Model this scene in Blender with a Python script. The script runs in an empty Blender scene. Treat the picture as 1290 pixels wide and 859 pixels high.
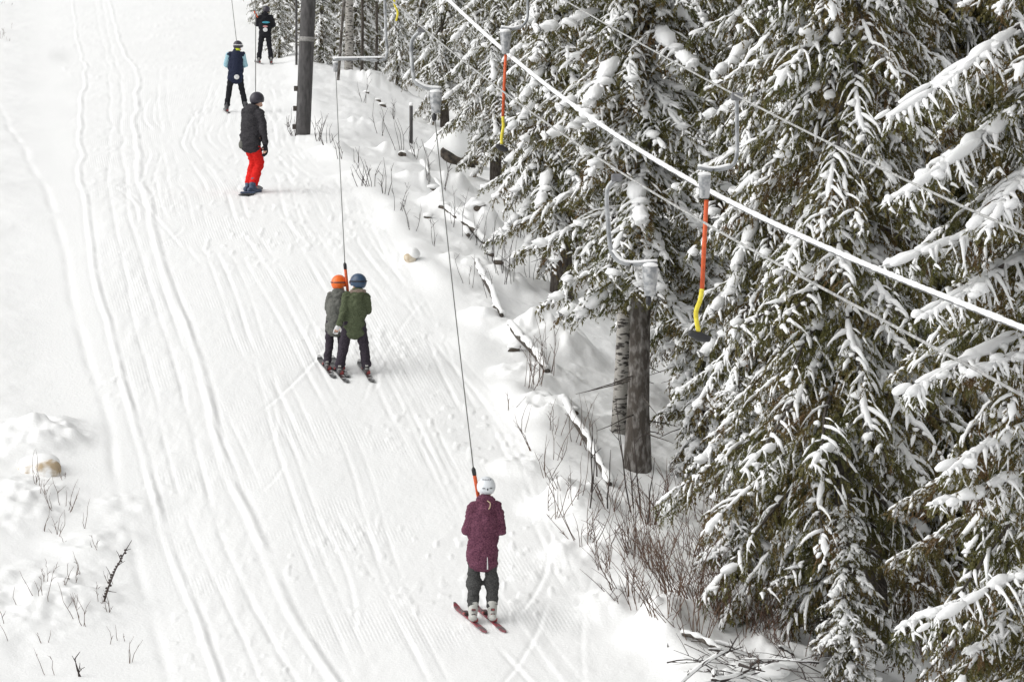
import bpy, bmesh, math, random
import numpy as np
from mathutils import Vector, Matrix, noise as mnoise
rad = math.radians
random.seed(7); rng = np.random.default_rng(11)

# ------------------------------------------------------------------ camera, world, sun, exposure
F = 5000.0; CX, CY = 645.0, 429.5            # lens in photo pixels (1290 x 859)
PITCH = rad(3.0)
SC = bpy.context.scene
cam_d = bpy.data.cameras.new('camera'); cam = bpy.data.objects.new('camera', cam_d)
SC.collection.objects.link(cam)
cam_d.sensor_width = 36.0; cam_d.lens = 36.0*F/1290.0
cam_d.clip_start = 0.5; cam_d.clip_end = 2000
cam.location = (0, 0, 0); cam.rotation_euler = (rad(90)-PITCH, 0, 0)
SC.camera = cam

SUN_EL, SUN_AZ = rad(42), rad(-104)           # azimuth from +Y towards +X (negative: from the left)
w = bpy.data.worlds.new('World'); SC.world = w; w.use_nodes = True
nt = w.node_tree; bg = nt.nodes['Background']
sky = nt.nodes.new('ShaderNodeTexSky'); sky.sky_type = 'NISHITA'; sky.sun_disc = False
sky.sun_elevation = SUN_EL; sky.sun_rotation = SUN_AZ
hs = nt.nodes.new('ShaderNodeHueSaturation'); hs.inputs['Saturation'].default_value = 0.02   # cloud cover
nt.links.new(sky.outputs[0], hs.inputs['Color']); nt.links.new(hs.outputs[0], bg.inputs[0])
bg.inputs[1].default_value = 0.15
sl = bpy.data.lights.new('sun', 'SUN'); sl.energy = 0.95; sl.angle = rad(60); sl.color = (1.0, 0.975, 0.935)
so = bpy.data.objects.new('sun', sl); SC.collection.objects.link(so)
sd = Vector((math.sin(SUN_AZ)*math.cos(SUN_EL), math.cos(SUN_AZ)*math.cos(SUN_EL), math.sin(SUN_EL)))
so.rotation_euler = sd.to_track_quat('Z', 'Y').to_euler(); so.location = (-20, 40, 30)
SC.view_settings.view_transform = 'Standard'; SC.view_settings.look = 'None'
SC.view_settings.gamma = 1; SC.view_settings.use_curve_mapping = False
SC.view_settings.exposure = 0.52

# ------------------------------------------------------------------ materials
def mat(name, col, rough=0.7, metal=0.0, col2=None, scale=8.0, bump=0.0, bscale=None, lo=0.35, hi=0.65, spec=0.5, detail=4, sheen=0, stretch=None):
    m = bpy.data.materials.new(name); m.use_nodes = True
    n = m.node_tree; b = n.nodes['Principled BSDF']
    b.inputs['Base Color'].default_value = (*col, 1); b.inputs['Roughness'].default_value = rough
    b.inputs['Metallic'].default_value = metal; b.inputs['Specular IOR Level'].default_value = spec
    tc = n.nodes.new('ShaderNodeTexCoord'); src = tc.outputs['Object']
    if stretch:
        mp = n.nodes.new('ShaderNodeMapping'); mp.inputs['Scale'].default_value = stretch
        n.links.new(src, mp.inputs[0]); src = mp.outputs[0]
    if col2 is not None:
        t = n.nodes.new('ShaderNodeTexNoise'); t.inputs['Scale'].default_value = scale; t.inputs['Detail'].default_value = detail
        r = n.nodes.new('ShaderNodeValToRGB')
        r.color_ramp.elements[0].position = lo; r.color_ramp.elements[0].color = (*col, 1)
        r.color_ramp.elements[1].position = hi; r.color_ramp.elements[1].color = (*col2, 1)
        n.links.new(src, t.inputs['Vector']); n.links.new(t.outputs[0], r.inputs[0]); n.links.new(r.outputs[0], b.inputs['Base Color'])
    if bump:
        t = n.nodes.new('ShaderNodeTexNoise'); t.inputs['Scale'].default_value = bscale or scale; t.inputs['Detail'].default_value = 5
        bp = n.nodes.new('ShaderNodeBump'); bp.inputs['Strength'].default_value = bump; bp.inputs['Distance'].default_value = 0.02
        n.links.new(src, t.inputs['Vector']); n.links.new(t.outputs[0], bp.inputs['Height']); n.links.new(bp.outputs[0], b.inputs['Normal'])
    return m
SNOWC = (0.86, 0.865, 0.86)
M = {}
M['tree_snow'] = mat('tree_snow', (0.88, 0.885, 0.885), 0.7, bump=0.35, bscale=30, spec=0.2)
M['lump_snow'] = mat('lump_snow', SNOWC, 0.7, bump=0.3, bscale=14, spec=0.2)
M['dirty_snow'] = mat('dirty_snow', SNOWC, 0.8, col2=(0.42, 0.33, 0.22), scale=5, lo=0.42, hi=0.62, bump=0.5, bscale=20, spec=0.2)
M['bark'] = mat('bark', (0.075, 0.065, 0.056), 0.9, col2=(0.30, 0.285, 0.27), scale=16, lo=0.45, hi=0.75, bump=1.0, bscale=35, spec=0.2, stretch=(1, 1, 0.45), detail=12)
M['bark_dark'] = mat('bark_dark', (0.05, 0.042, 0.036), 0.9, col2=(0.13, 0.115, 0.10), scale=25, lo=0.4, hi=0.7, bump=0.9, bscale=40, spec=0.2, stretch=(1, 1, 0.35))
M['birch'] = mat('birch', (0.045, 0.04, 0.037), 0.8, col2=(0.34, 0.325, 0.30), scale=9, lo=0.40, hi=0.50, bump=0.4, bscale=20, spec=0.2, stretch=(1, 1, 3.2))
M['twig'] = mat('twig', (0.075, 0.05, 0.04), 0.9, col2=(0.16, 0.10, 0.075), scale=3, spec=0.2)
M['twig_red'] = mat('twig_red', (0.09, 0.058, 0.045), 0.9, col2=(0.19, 0.125, 0.09), scale=3, spec=0.2)
M['twig_dark'] = mat('twig_dark', (0.045, 0.038, 0.036), 0.9, col2=(0.09, 0.075, 0.07), scale=3, spec=0.2)
M['rock'] = mat('rock', (0.03, 0.027, 0.024), 0.9, col2=(0.12, 0.10, 0.08), scale=9, bump=0.8, bscale=15, spec=0.3)
M['tan_rock'] = mat('tan_rock', (0.46, 0.36, 0.24), 0.9, col2=(0.72, 0.66, 0.55), scale=9, bump=0.6, bscale=15, spec=0.3)
M['pole'] = mat('pole', (0.04, 0.038, 0.038), 0.75, col2=(0.085, 0.08, 0.08), scale=18, bump=0.3, bscale=60, stretch=(1, 1, .3))
M['pole_band'] = mat('pole_band', (0.17, 0.165, 0.155), 0.7, col2=(0.3, 0.29, 0.28), scale=20)
M['rope'] = mat('rope', (0.22, 0.22, 0.215), 0.7, col2=(0.46, 0.46, 0.45), scale=14, bump=0.5, bscale=80)
M['steel'] = mat('steel', (0.24, 0.25, 0.26), 0.5, metal=0.5, col2=(0.55, 0.56, 0.57), scale=9, lo=.4, hi=.7)
M['dark_steel'] = mat('dark_steel', (0.10, 0.105, 0.11), 0.5, metal=0.3, col2=(0.2, 0.2, 0.21), scale=9)
M['box'] = mat('box', (0.22, 0.23, 0.24), 0.6, col2=(0.46, 0.465, 0.47), scale=22, lo=.4, hi=.6, bump=.3)
M['orange'] = mat('orange', (0.50, 0.075, 0.018), 0.6, col2=(0.68, 0.12, 0.03), scale=30, bump=.2)
M['yellow'] = mat('yellow', (0.62, 0.50, 0.03), 0.6, col2=(0.78, 0.68, 0.06), scale=30, bump=.2)
M['black'] = mat('black', (0.02, 0.02, 0.022), 0.5)
M['line'] = mat('line', (0.10, 0.10, 0.095), 0.6)
M['skin'] = mat('skin', (0.55, 0.33, 0.24), 0.6, col2=(0.6, 0.37, 0.28), scale=20)
def cloth(name, c, c2, sc=60, bump=0.6, rough=0.85):
    return mat(name, c, rough, col2=c2, scale=sc, bump=bump, bscale=16, spec=0.15, lo=.35, hi=.65)
M['plum'] = cloth('plum', (0.065, 0.02, 0.040), (0.18, 0.07, 0.105), 70)
M['charcoal'] = cloth('charcoal', (0.035, 0.035, 0.035), (0.085, 0.085, 0.083), 70)
M['char_dark'] = cloth('char_dark', (0.020, 0.019, 0.023), (0.055, 0.052, 0.056), 70)
M['grey_cloth'] = cloth('grey_cloth', (0.085, 0.088, 0.08), (0.17, 0.17, 0.155), 70)
M['olive'] = cloth('olive', (0.05, 0.062, 0.034), (0.115, 0.135, 0.08), 70)
M['pants_purple'] = cloth('pants_purple', (0.024, 0.019, 0.028), (0.06, 0.05, 0.062), 70)
M['red'] = cloth('red', (0.52, 0.012, 0.010), (0.66, 0.022, 0.018), 30)
M['navy'] = cloth('navy', (0.012, 0.016, 0.035), (0.03, 0.036, 0.065), 50)
M['black_cloth'] = cloth('black_cloth', (0.009, 0.009, 0.012), (0.024, 0.024, 0.028), 50)
M['light_blue'] = cloth('light_blue', (0.26, 0.44, 0.52), (0.36, 0.55, 0.62), 30)
M['stripe_blue'] = cloth('stripe_blue', (0.05, 0.26, 0.36), (0.09, 0.36, 0.46), 30)
M['pinkish'] = cloth('pinkish', (0.45, 0.20, 0.20), (0.55, 0.3, 0.3), 30)
M['white_patch'] = cloth('white_patch', (0.55, 0.55, 0.56), (0.7, 0.7, 0.7), 30)
M['lime'] = cloth('lime', (0.5, 0.6, 0.03), (0.6, 0.7, 0.05), 30)
M['beige'] = cloth('beige', (0.42, 0.32, 0.22), (0.55, 0.45, 0.32), 60)
M['fur'] = cloth('fur', (0.16, 0.12, 0.10), (0.30, 0.24, 0.2), 60)
M['helmet_white'] = mat('helmet_white', (0.66, 0.69, 0.72), 0.3, col2=(0.74, 0.77, 0.8), scale=6)
M['helmet_orange'] = mat('helmet_orange', (0.80, 0.13, 0.015), 0.35, col2=(0.86, 0.17, 0.02), scale=6)
M['helmet_blue'] = mat('helmet_blue', (0.022, 0.05, 0.10), 0.3, col2=(0.035, 0.075, 0.14), scale=6)
M['helmet_dark'] = mat('helmet_dark', (0.018, 0.016, 0.024), 0.35, col2=(0.04, 0.035, 0.05), scale=6)
M['boot_white'] = mat('boot_white', (0.36, 0.36, 0.33), 0.4, col2=(0.55, 0.55, 0.52), scale=8)
M['boot_dark'] = mat('boot_dark', (0.035, 0.035, 0.04), 0.4, col2=(0.08, 0.08, 0.085), scale=8)
M['boot_blue'] = mat('boot_blue', (0.02, 0.035, 0.075), 0.5, col2=(0.06, 0.09, 0.15), scale=20)
M['ski_red'] = mat('ski_red', (0.22, 0.03, 0.045), 0.3, col2=(0.10, 0.085, 0.09), scale=9, lo=.46, hi=.56)
M['ski_dark'] = mat('ski_dark', (0.03, 0.03, 0.03), 0.3, col2=(0.5, 0.5, 0.5), scale=9, lo=.55, hi=.6)
M['binding'] = mat('binding', (0.06, 0.055, 0.055), 0.5, col2=(0.28, 0.05, 0.05), scale=20, lo=.5, hi=.6)

def needle_mat(name, frost):
    m = bpy.data.materials.new(name); m.use_nodes = True; n = m.node_tree; b = n.nodes['Principled BSDF']
    b.inputs['Roughness'].default_value = 0.75; b.inputs['Specular IOR Level'].default_value = 0.25
    tc = n.nodes.new('ShaderNodeTexCoord')
    a = n.nodes.new('ShaderNodeTexNoise'); a.inputs['Scale'].default_value = 1.6; a.inputs['Detail'].default_value = 3
    r = n.nodes.new('ShaderNodeValToRGB'); e = r.color_ramp.elements
    e[0].position = 0.32; e[0].color = (0.125, 0.074, 0.030, 1)
    e[1].position = 0.68; e[1].color = (0.072, 0.078, 0.024, 1)
    k = e.new(0.5); k.color = (0.122, 0.110, 0.034, 1)
    c = n.nodes.new('ShaderNodeTexNoise'); c.inputs['Scale'].default_value = 45; c.inputs['Detail'].default_value = 2
    r2 = n.nodes.new('ShaderNodeValToRGB'); r2.color_ramp.elements[0].position = 0.56; r2.color_ramp.elements[1].position = 0.72
    r2.color_ramp.elements[1].color = (frost, frost, frost, 1)
    mx = n.nodes.new('ShaderNodeMixRGB'); mx.inputs[2].default_value = (0.55, 0.56, 0.55, 1)
    L = n.links
    L.new(tc.outputs['Object'], a.inputs[0]); L.new(tc.outputs['Object'], c.inputs[0]); L.new(a.outputs[0], r.inputs[0])
    L.new(c.outputs[0], r2.inputs[0]); L.new(r2.outputs[0], mx.inputs[0]); L.new(r.outputs[0], mx.inputs[1]); L.new(mx.outputs[0], b.inputs['Base Color'])
    return m
M['needles'] = needle_mat('needles', 0.15)
M['needles_far'] = needle_mat('needles_far', 0.5)

def snow_ground_mat():
    m = bpy.data.materials.new('snow_ground'); m.use_nodes = True; n = m.node_tree; b = n.nodes['Principled BSDF']; L = n.links
    b.inputs['Base Color'].default_value = (*SNOWC, 1); b.inputs['Roughness'].default_value = 0.65; b.inputs['Specular IOR Level'].default_value = 0.25
    geo = n.nodes.new('ShaderNodeNewGeometry'); uv = n.nodes.new('ShaderNodeUVMap'); uv.uv_map = 'groom'
    # corduroy left by the groomer: fine ridges along the piste (u = metres across, v = how groomed)
    sep = n.nodes.new('ShaderNodeSeparateXYZ'); L.new(uv.outputs[0], sep.inputs[0])
    mu = n.nodes.new('ShaderNodeMath'); mu.operation = 'MULTIPLY'; mu.inputs[1].default_value = 2*math.pi/0.045; L.new(sep.outputs[0], mu.inputs[0])
    sn = n.nodes.new('ShaderNodeMath'); sn.operation = 'SINE'; L.new(mu.outputs[0], sn.inputs[0])
    pn = n.nodes.new('ShaderNodeTexNoise'); pn.inputs['Scale'].default_value = 0.55; pn.inputs['Detail'].default_value = 3; L.new(geo.outputs[0], pn.inputs[0])
    pr = n.nodes.new('ShaderNodeValToRGB'); pr.color_ramp.elements[0].position = .48; pr.color_ramp.elements[1].position = .62; L.new(pn.outputs[0], pr.inputs[0])
    m1 = n.nodes.new('ShaderNodeMath'); m1.operation = 'MULTIPLY'; L.new(sn.outputs[0], m1.inputs[0]); L.new(pr.outputs[0], m1.inputs[1])
    m2 = n.nodes.new('ShaderNodeMath'); m2.operation = 'MULTIPLY'; L.new(m1.outputs[0], m2.inputs[0]); L.new(sep.outputs[1], m2.inputs[1])
    bp = n.nodes.new('ShaderNodeBump'); bp.inputs['Strength'].default_value = 0.18; bp.inputs['Distance'].default_value = 0.005; L.new(m2.outputs[0], bp.inputs['Height'])
    f = n.nodes.new('ShaderNodeTexNoise'); f.inputs['Scale'].default_value = 22; f.inputs['Detail'].default_value = 6; f.inputs['Roughness'].default_value = .65; L.new(geo.outputs[0], f.inputs[0])
    bp2 = n.nodes.new('ShaderNodeBump'); bp2.inputs['Strength'].default_value = 0.45; bp2.inputs['Distance'].default_value = 0.02
    L.new(f.outputs[0], bp2.inputs['Height']); L.new(bp.outputs[0], bp2.inputs['Normal']); L.new(bp2.outputs[0], b.inputs['Normal'])
    return m
M['snow_ground'] = snow_ground_mat()

# ------------------------------------------------------------------ projection helpers (photo pixel + distance -> point in the place)
cp, sp = math.cos(PITCH), math.sin(PITCH)
def P(u, v, D):
    r = (u-CX)/F*D; up = (CY-v)/F*D
    return Vector((r, D*cp+up*sp, -D*sp+up*cp))
def smooth(a, b, x):
    t = np.clip((x-a)/(b-a), 0, 1); return t*t*(3-2*t)

# ------------------------------------------------------------------ terrain
_pv = [(859, 117), (790, 112), (475, 90), (248, 74), (145, 54), (82, 43), (0, 28)]
_yz = [(P(CX, v, F/s).y, P(CX, v, F/s).z) for v, s in _pv]
_ys = [_yz[0][0]-40] + [a for a, b in _yz] + [_yz[-1][0]+700]
_sl0 = (_yz[1][1]-_yz[0][1])/(_yz[1][0]-_yz[0][0]); _sl1 = (_yz[-1][1]-_yz[-2][1])/(_yz[-1][0]-_yz[-2][0])
_zs = [_yz[0][1]-40*_sl0*0.8] + [b for a, b in _yz] + [_yz[-1][1]+700*_sl1]
_gy = np.arange(0, 900, 0.25); _gz = np.interp(_gy, _ys, _zs)
_k = np.exp(-0.5*(np.arange(-24, 25)*0.25/1.8)**2); _k /= _k.sum()
_gz = np.convolve(np.pad(_gz, 24, mode='reflect', reflect_type='odd'), _k, 'valid')
def prof(y): return np.interp(y, _gy, _gz)
_vv = (CY - F*((_gz*cp+_gy*sp)/np.maximum(_gy*cp-_gz*sp, 1e-3)))      # photo row of the profile at each y
_i0 = np.searchsorted(_gy, 25); _i1 = np.searchsorted(_gy, 400)
def y_of_v(v): return float(np.interp(-v, -_vv[_i0:_i1], _gy[_i0:_i1]))
def px_line(pts):
    a = []
    for u, v in pts:
        y = y_of_v(v); D = y*cp - float(prof(y))*sp
        a.append((y, (u-CX)/F*D))
    a.sort(); ys = np.array([p[0] for p in a]); xs = np.array([p[1] for p in a])
    return ys, xs
def line_fn(pts):
    ys, xs = px_line(pts)
    g = np.arange(0, 420, 0.2); s0 = (xs[1]-xs[0])/(ys[1]-ys[0]); s1 = (xs[-1]-xs[-2])/(ys[-1]-ys[-2])
    v = np.interp(g, ys, xs); v = np.where(g < ys[0], xs[0]+(g-ys[0])*s0, v); v = np.where(g > ys[-1], xs[-1]+(g-ys[-1])*s1, v)
    k = np.exp(-0.5*(np.arange(-15, 16)*0.2/0.9)**2); k /= k.sum()
    v = np.convolve(np.pad(v, 15, mode='reflect', reflect_type='odd'), k, 'valid')
    return lambda y: np.interp(y, g, v)
xr_f = line_fn([(900, 890), (870, 859), (750, 700), (650, 520), (560, 380), (480, 280), (400, 180), (372, 90), (352, 0)])
xl_f = line_fn([(205, 859), (110, 480), (88, 330), (72, 150), (60, 0)])

def vnoise(x, y, seed=0):
    xi = np.floor(x).astype(np.int64); yi = np.floor(y).astype(np.int64)
    fx = x-xi; fy = y-yi; fx = fx*fx*(3-2*fx); fy = fy*fy*(3-2*fy)
    def h(a, b):
        n = (a*374761393 + b*668265263 + seed*974634777) & 0xffffffff
        n = ((n ^ (n >> 13))*1274126177) & 0xffffffff
        return ((n ^ (n >> 16)) & 0xffff)/65535.0*2-1
    return (h(xi, yi)*(1-fx)+h(xi+1, yi)*fx)*(1-fy) + (h(xi, yi+1)*(1-fx)+h(xi+1, yi+1)*fx)*fy
def fbm(x, y, seed=0, oct=4):
    s = 0; a = 1.0
    for i in range(oct):
        s = s + a*vnoise(x*2**i+17.3*i, y*2**i-9.1*i, seed+i); a *= .5
    return s/1.9

ridges = [   # (polyline in the photo, half width m, height m, groove beside it m)
    ([(88, -20), (98, 50), (108, 85), (102, 150), (103, 230), (125, 360), (160, 500), (190, 620), (228, 740), (280, 859)], .045, .015, .008),
    ([(133, -20), (150, 50), (174, 92), (171, 150), (180, 240), (212, 350), (258, 470), (288, 590), (335, 700), (370, 780), (420, 859)], .055, .019, .009),
    ([(115, -20), (128, 50), (138, 90), (140, 150), (138, 250), (165, 400), (205, 540), (236, 650), (275, 750), (330, 859)], .035, -.010, .0),
    ([(124, -20), (140, 60), (155, 110), (153, 180), (165, 280), (200, 400), (235, 520), (262, 640), (315, 750), (375, 859)], .04, -.013, .0),
    ([(85, 335), (100, 400), (118, 470), (135, 540)], .07, -.016, .0),
]
ridge_f = [(line_fn(p), a, b, c) for p, a, b, c in ridges]
# ski tracks: pairs of narrow grooves meandering in the tow lane and beside it
tracks = []
for i in range(38):
    off = random.uniform(0.15, 4.3) if i < 26 else random.uniform(1.5, 5.5)
    tracks.append((off, random.uniform(.03, .22), random.uniform(.10, .32), random.uniform(0, 6.28), random.uniform(.005, .014), random.uniform(-.03, .03),
                   random.uniform(38, 95), random.uniform(5, 28)))
cuts = []
for i in range(24):
    y_ = random.uniform(41, 85); x_ = float(xr_f(y_))-random.uniform(.2, 4.2)
    cuts.append((x_, y_, random.choice([-1, 1, -1, -1])*random.uniform(.05, .3), random.uniform(-.8, .8), random.uniform(1.2, 7), random.uniform(.004, .010)))
lumps = []   # (x, y, rx, ry, h) filled below from photo points
def _lump(u, v, r, h, ry=None):
    y = y_of_v(v); D = y*cp-float(prof(y))*sp; lumps.append(((u-CX)/F*D, y, r, (ry or r*1.5), h))
for a in [(765, 765, .35, .22), (720, 700, .3, .15), (690, 640, .28, .15), (655, 590, .3, .12), (730, 640, .4, .25), (770, 690, .35, .2),
          (640, 470, .25, .12), (690, 470, .4, .18), (665, 420, .4, .2), (610, 400, .3, .18), (590, 330, .35, .2), (640, 340, .3, .32),
          (610, 260, .45, .42), (560, 250, .4, .28), (530, 220, .4, .3), (570, 200, .5, .3), (505, 180, .5, .3), (470, 150, .6, .3), (470, 85, .9, .45),
          (545, 170, .5, .25), (420, 190, .4, .14), (455, 225, .5, .14), (710, 420, .5, .35), (700, 520, .4, .3), (820, 805, .3, .2),
          (850, 790, .4, .25), (900, 760, .5, .4), (1000, 800, .5, .3), (40, 556, .6, .16), (75, 550, .45, .14), (20, 640, .7, .16), (120, 690, .5, .10),
          (60, 760, .8, .14), (150, 640, .5, .06)]:
    _lump(*a)
def H(x, y):
    x = np.asarray(x, float); y = np.asarray(y, float)
    z = prof(y); xr = xr_f(y); xl = xl_f(y); dr = x-xr; dl = xl-x
    on = smooth(-.2, .5, -dr)*smooth(-.2, .6, -dl)          # on the piste
    # beyond the right edge: little berm, drop into the wood, rough snow
    z = z + .10*np.exp(-((dr-.15)/.35)**2)*(0.6+.8*vnoise(x*1.1, y*.7, 3))
    z = z - 0.95*smooth(.2, 4.2, dr) + 0.05*np.maximum(dr-4, 0)*smooth(4, 8, dr)
    z = z + (.12*fbm(x/1.1, y/1.8, 5, 4) + .06*fbm(x*2.6, y*1.8, 9, 4))*smooth(-.1, 1.0, dr)
    # beyond the left edge: soft bank
    z = z + .16*smooth(.1, 3.0, dl) + .10*np.maximum(dl-2.5, 0)*smooth(2.5, 4, dl)
    z = z + (.07*fbm(x/1.3, y/2.2, 25, 4) + .016*fbm(x*3, y*2.2, 29, 3))*smooth(0, 1.6, dl)
    # piste: long soft undulation, chatter
    z = z + on*(.03*fbm(x/1.6, y/5, 41, 3) + .006*fbm(x*2.2, y*.9, 44, 3))
    z = z + on*smooth(2.6, .2, -dr)*(.022*fbm(x*1.7+y*.25, y*.8, 47, 4))
    z = z - .10*np.exp(-((y-128-0.4*x)/4.5)**2)*on
    far = smooth(150, 90, y)
    for f, hw, hh, gg in ridge_f:
        d = x-f(y)-.05*vnoise(y*.3+hw*300, y*0+7, 53)-.008*vnoise(y*1.2+hw*300, y*0+7, 54)
        wob = 0.75+.55*vnoise(y*.8+hw*100, y*0+3, 51)+.3*vnoise(y*3.3+hw*100, y*0+3, 52)
        z = z + hh*wob*np.exp(-(d/hw)**2) - gg*wob*np.exp(-((d-1.7*hw)/(hw*.8))**2) - .6*gg*np.exp(-((d+1.7*hw)/(hw*.8))**2)
    # churned strip between the two ridges
    fa, fb = ridge_f[0][0](y), ridge_f[1][0](y)
    band = smooth(0, .3, x-fa)*smooth(0, .3, fb-x)
    z = z + band*(.010*fbm(x*6, y*1.6, 61, 3))
    chop = smooth(.35, .8, vnoise(x*11, y*4.5, 91))*smooth(-.1, .5, fbm(x*.7, y*.4, 93, 2)+.25*np.exp(-((dr+1)/1.2)**2))
    z = z + on*.014*chop + on*.004*fbm(x*9, y*3, 95, 2)
    for off, amp, fr, ph, dep, skew, y0, ln in tracks:
        c = xr - off + amp*np.sin(y*fr+ph) + skew*(y-60) + .012*np.sin(y*.9+ph*2)
        g = smooth(y0-1, y0+.5, y)*smooth(y0+ln+1, y0+ln-.5, y)
        d = x-c
        g = g*np.clip(.5+.9*vnoise(y*.8+off*9, y*0+off, 83), 0, 1.3)
        z = z - on*g*dep*(np.exp(-(d/.028)**2) + .8*np.exp(-((d-.22)/.028)**2) - .4*np.exp(-((d-.07)/.035)**2))
    for x0, y0, sl_, cv, ln, dp in cuts:
        t = (y-y0)/ln; ins = smooth(0, .15, t)*smooth(1, .8, t); c = x0+sl_*(y-y0)+cv*(t-.5)**2
        d = x-c; z = z - on*ins*dp*(np.exp(-(d/.03)**2)-.6*np.exp(-((d-.06)/.04)**2))
    for lx, ly, ax, ay, h in lumps:
        q = ((x-lx)/ax)**2+((y-ly)/ay)**2
        z = z + h*.8*np.exp(-q*q*.5-.5*q)*(1+.5*vnoise(x*4+lx, y*3, 71)+.25*vnoise(x*9+lx, y*7, 72))
    return z
def hz(x, y): return float(H(np.array([x]), np.array([y]))[0])
def G(u, v, d0=18, d1=330):
    D = np.arange(d0, d1, .12); r = (u-CX)/F*D; up = (CY-v)/F*D
    X, Y, Z = r, D*cp+up*sp, -D*sp+up*cp
    e = Z-H(X, Y); k = np.where(e < 0)[0]
    if len(k) == 0: return Vector((X[-1], Y[-1], Z[-1]))
    k = k[0]
    if k == 0: return Vector((X[0], Y[0], Z[0]))
    t = e[k-1]/(e[k-1]-e[k]); d = D[k-1]+t*(D[k]-D[k-1])
    return P(u, v, d)

def raw_mesh(name, V, polys, smooth_=True, mats=(), midx=None):
    """polys: list of int arrays (n,3) or (n,4)"""
    me = bpy.data.meshes.new(name); me.vertices.add(len(V)); me.vertices.foreach_set('co', np.asarray(V, np.float32).ravel())
    lt = np.concatenate([np.full(len(p), p.shape[1], np.int32) for p in polys]); li = np.concatenate([p.ravel() for p in polys]).astype(np.int32)
    me.loops.add(len(li)); me.loops.foreach_set('vertex_index', li)
    me.polygons.add(len(lt)); ls = np.zeros(len(lt), np.int32); ls[1:] = np.cumsum(lt)[:-1]
    me.polygons.foreach_set('loop_start', ls); me.polygons.foreach_set('loop_total', lt)
    me.polygons.foreach_set('use_smooth', np.full(len(lt), smooth_))
    for m_ in mats: me.materials.append(m_)
    if midx is not None: me.polygons.foreach_set('material_index', midx)
    me.update(calc_edges=True); return me
def link(name, me, parent=None, loc=None):
    o = bpy.data.objects.new(name, me); SC.collection.objects.link(o)
    if parent is not None: o.parent = parent
    if loc is not None: o.location = loc
    return o
def tag(o, label=None, cat=None, group=None, kind=None):
    if label: o['label'] = label
    if cat: o['category'] = cat
    if group: o['group'] = group
    if kind: o['kind'] = kind
    return o

vr = np.concatenate([np.arange(1500, 920, -12), np.arange(920, -40, -1.5)])
yr = np.array([y_of_v(v) for v in vr]); yr = yr[yr > 24]
yr = np.concatenate([np.linspace(8, yr[0]-.5, 20), yr, yr[-1]+np.cumsum(1.5*1.06**np.arange(50))])
yr = np.unique(yr)
uc = np.concatenate([np.arange(-3600, -100, 50), np.arange(-100, 1400, 1.7), np.arange(1400, 5000, 50)])
YY = np.repeat(yr[:, None], len(uc), 1); XX = (uc[None, :]-CX)/F*YY
ZZ = H(XX, YY); nr, ncg = YY.shape
idx = np.arange(nr*ncg).reshape(nr, ncg)
quads = np.stack([idx[:-1, :-1], idx[:-1, 1:], idx[1:, 1:], idx[1:, :-1]], -1).reshape(-1, 4)
gm = raw_mesh('ground', np.stack([XX, YY, ZZ], -1).reshape(-1, 3), [quads], True, [M['snow_ground']])
uvl = gm.uv_layers.new(name='groom')
lat = (XX - .5*(xr_f(YY)+xl_f(YY))).ravel(); ok = (smooth(.2, 1.2, xr_f(YY)-XX)*smooth(.1, 1.0, XX-xl_f(YY))).ravel()
li = quads.ravel(); uvl.data.foreach_set('uv', np.stack([lat[li], ok[li]], -1).astype(np.float32).ravel())
ground = tag(link('ground', gm), 'snow covered slope with groomed ski run and rough snow under the trees', kind='structure')

# ------------------------------------------------------------------ mesh buffers
class Buf:
    def __init__(s): s.V = []; s.T = []; s.Q = []; s.n = 0
    def add(s, V, T=None, Q=None):
        V = np.asarray(V, float); 
        if T is not None and len(T): s.T.append(np.asarray(T)+s.n)
        if Q is not None and len(Q): s.Q.append(np.asarray(Q)+s.n)
        s.V.append(V); s.n += len(V)
    def arrays(s):
        return (np.concatenate(s.V) if s.V else np.zeros((0, 3)), np.concatenate(s.T) if s.T else np.zeros((0, 3), int), np.concatenate(s.Q) if s.Q else np.zeros((0, 4), int))
    def mesh(s, name, m, smooth_=True):
        V, T, Q = s.arrays(); return raw_mesh(name, V, [p for p in (T, Q) if len(p)], smooth_, [m] if m else [])
def frame(pts):
    p = np.asarray(pts, float); t = np.gradient(p, axis=0); t /= np.linalg.norm(t, axis=1)[:, None]+1e-9
    ref = np.array([1.0, 0, 0]) if abs(t[:, 0]).mean() < .8 else np.array([0, 1.0, 0])
    a = ref-t*(t@ref)[:, None]; a /= np.linalg.norm(a, axis=1)[:, None]+1e-9
    b = np.cross(t, a); return p, t, a, b
def tube(buf, pts, r, sides=6, flat=None, up=0.0, caps=True):
    """r scalar / list / list of (ra,rb)"""
    p, t, a, b = frame(pts); n = len(p)
    r = np.asarray(r, float)
    if r.ndim == 0: r = np.full((n, 2), float(r))
    elif r.ndim == 1: r = np.stack([r, r], 1)
    ang = np.arange(sides)*2*math.pi/sides
    ring = p[:, None] + a[:, None]*(r[:, 0, None, None]*np.cos(ang)[None, :, None]) + b[:, None]*(r[:, 1, None, None]*np.sin(ang)[None, :, None])
    if flat: ring[:, :, 2] = p[:, None, 2] + (ring[:, :, 2]-p[:, None, 2])*flat
    ring[:, :, 2] += up*r[:, :1]
    V = ring.reshape(-1, 3); i = np.arange(n*sides).reshape(n, sides); j = np.roll(i, -1, 1)
    Q = np.stack([i[:-1], j[:-1], j[1:], i[1:]], -1).reshape(-1, 4)
    T = None
    if caps:
        V = np.concatenate([V, p[:1]+[0, 0, up*r[0, 0]], p[-1:]+[0, 0, up*r[-1, 0]]]); c0, c1 = n*sides, n*sides+1
        T = np.concatenate([np.stack([np.full(sides, c0), j[0], i[0]], 1), np.stack([np.full(sides, c1), i[-1], j[-1]], 1)])
    buf.add(V, T, Q)
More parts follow.
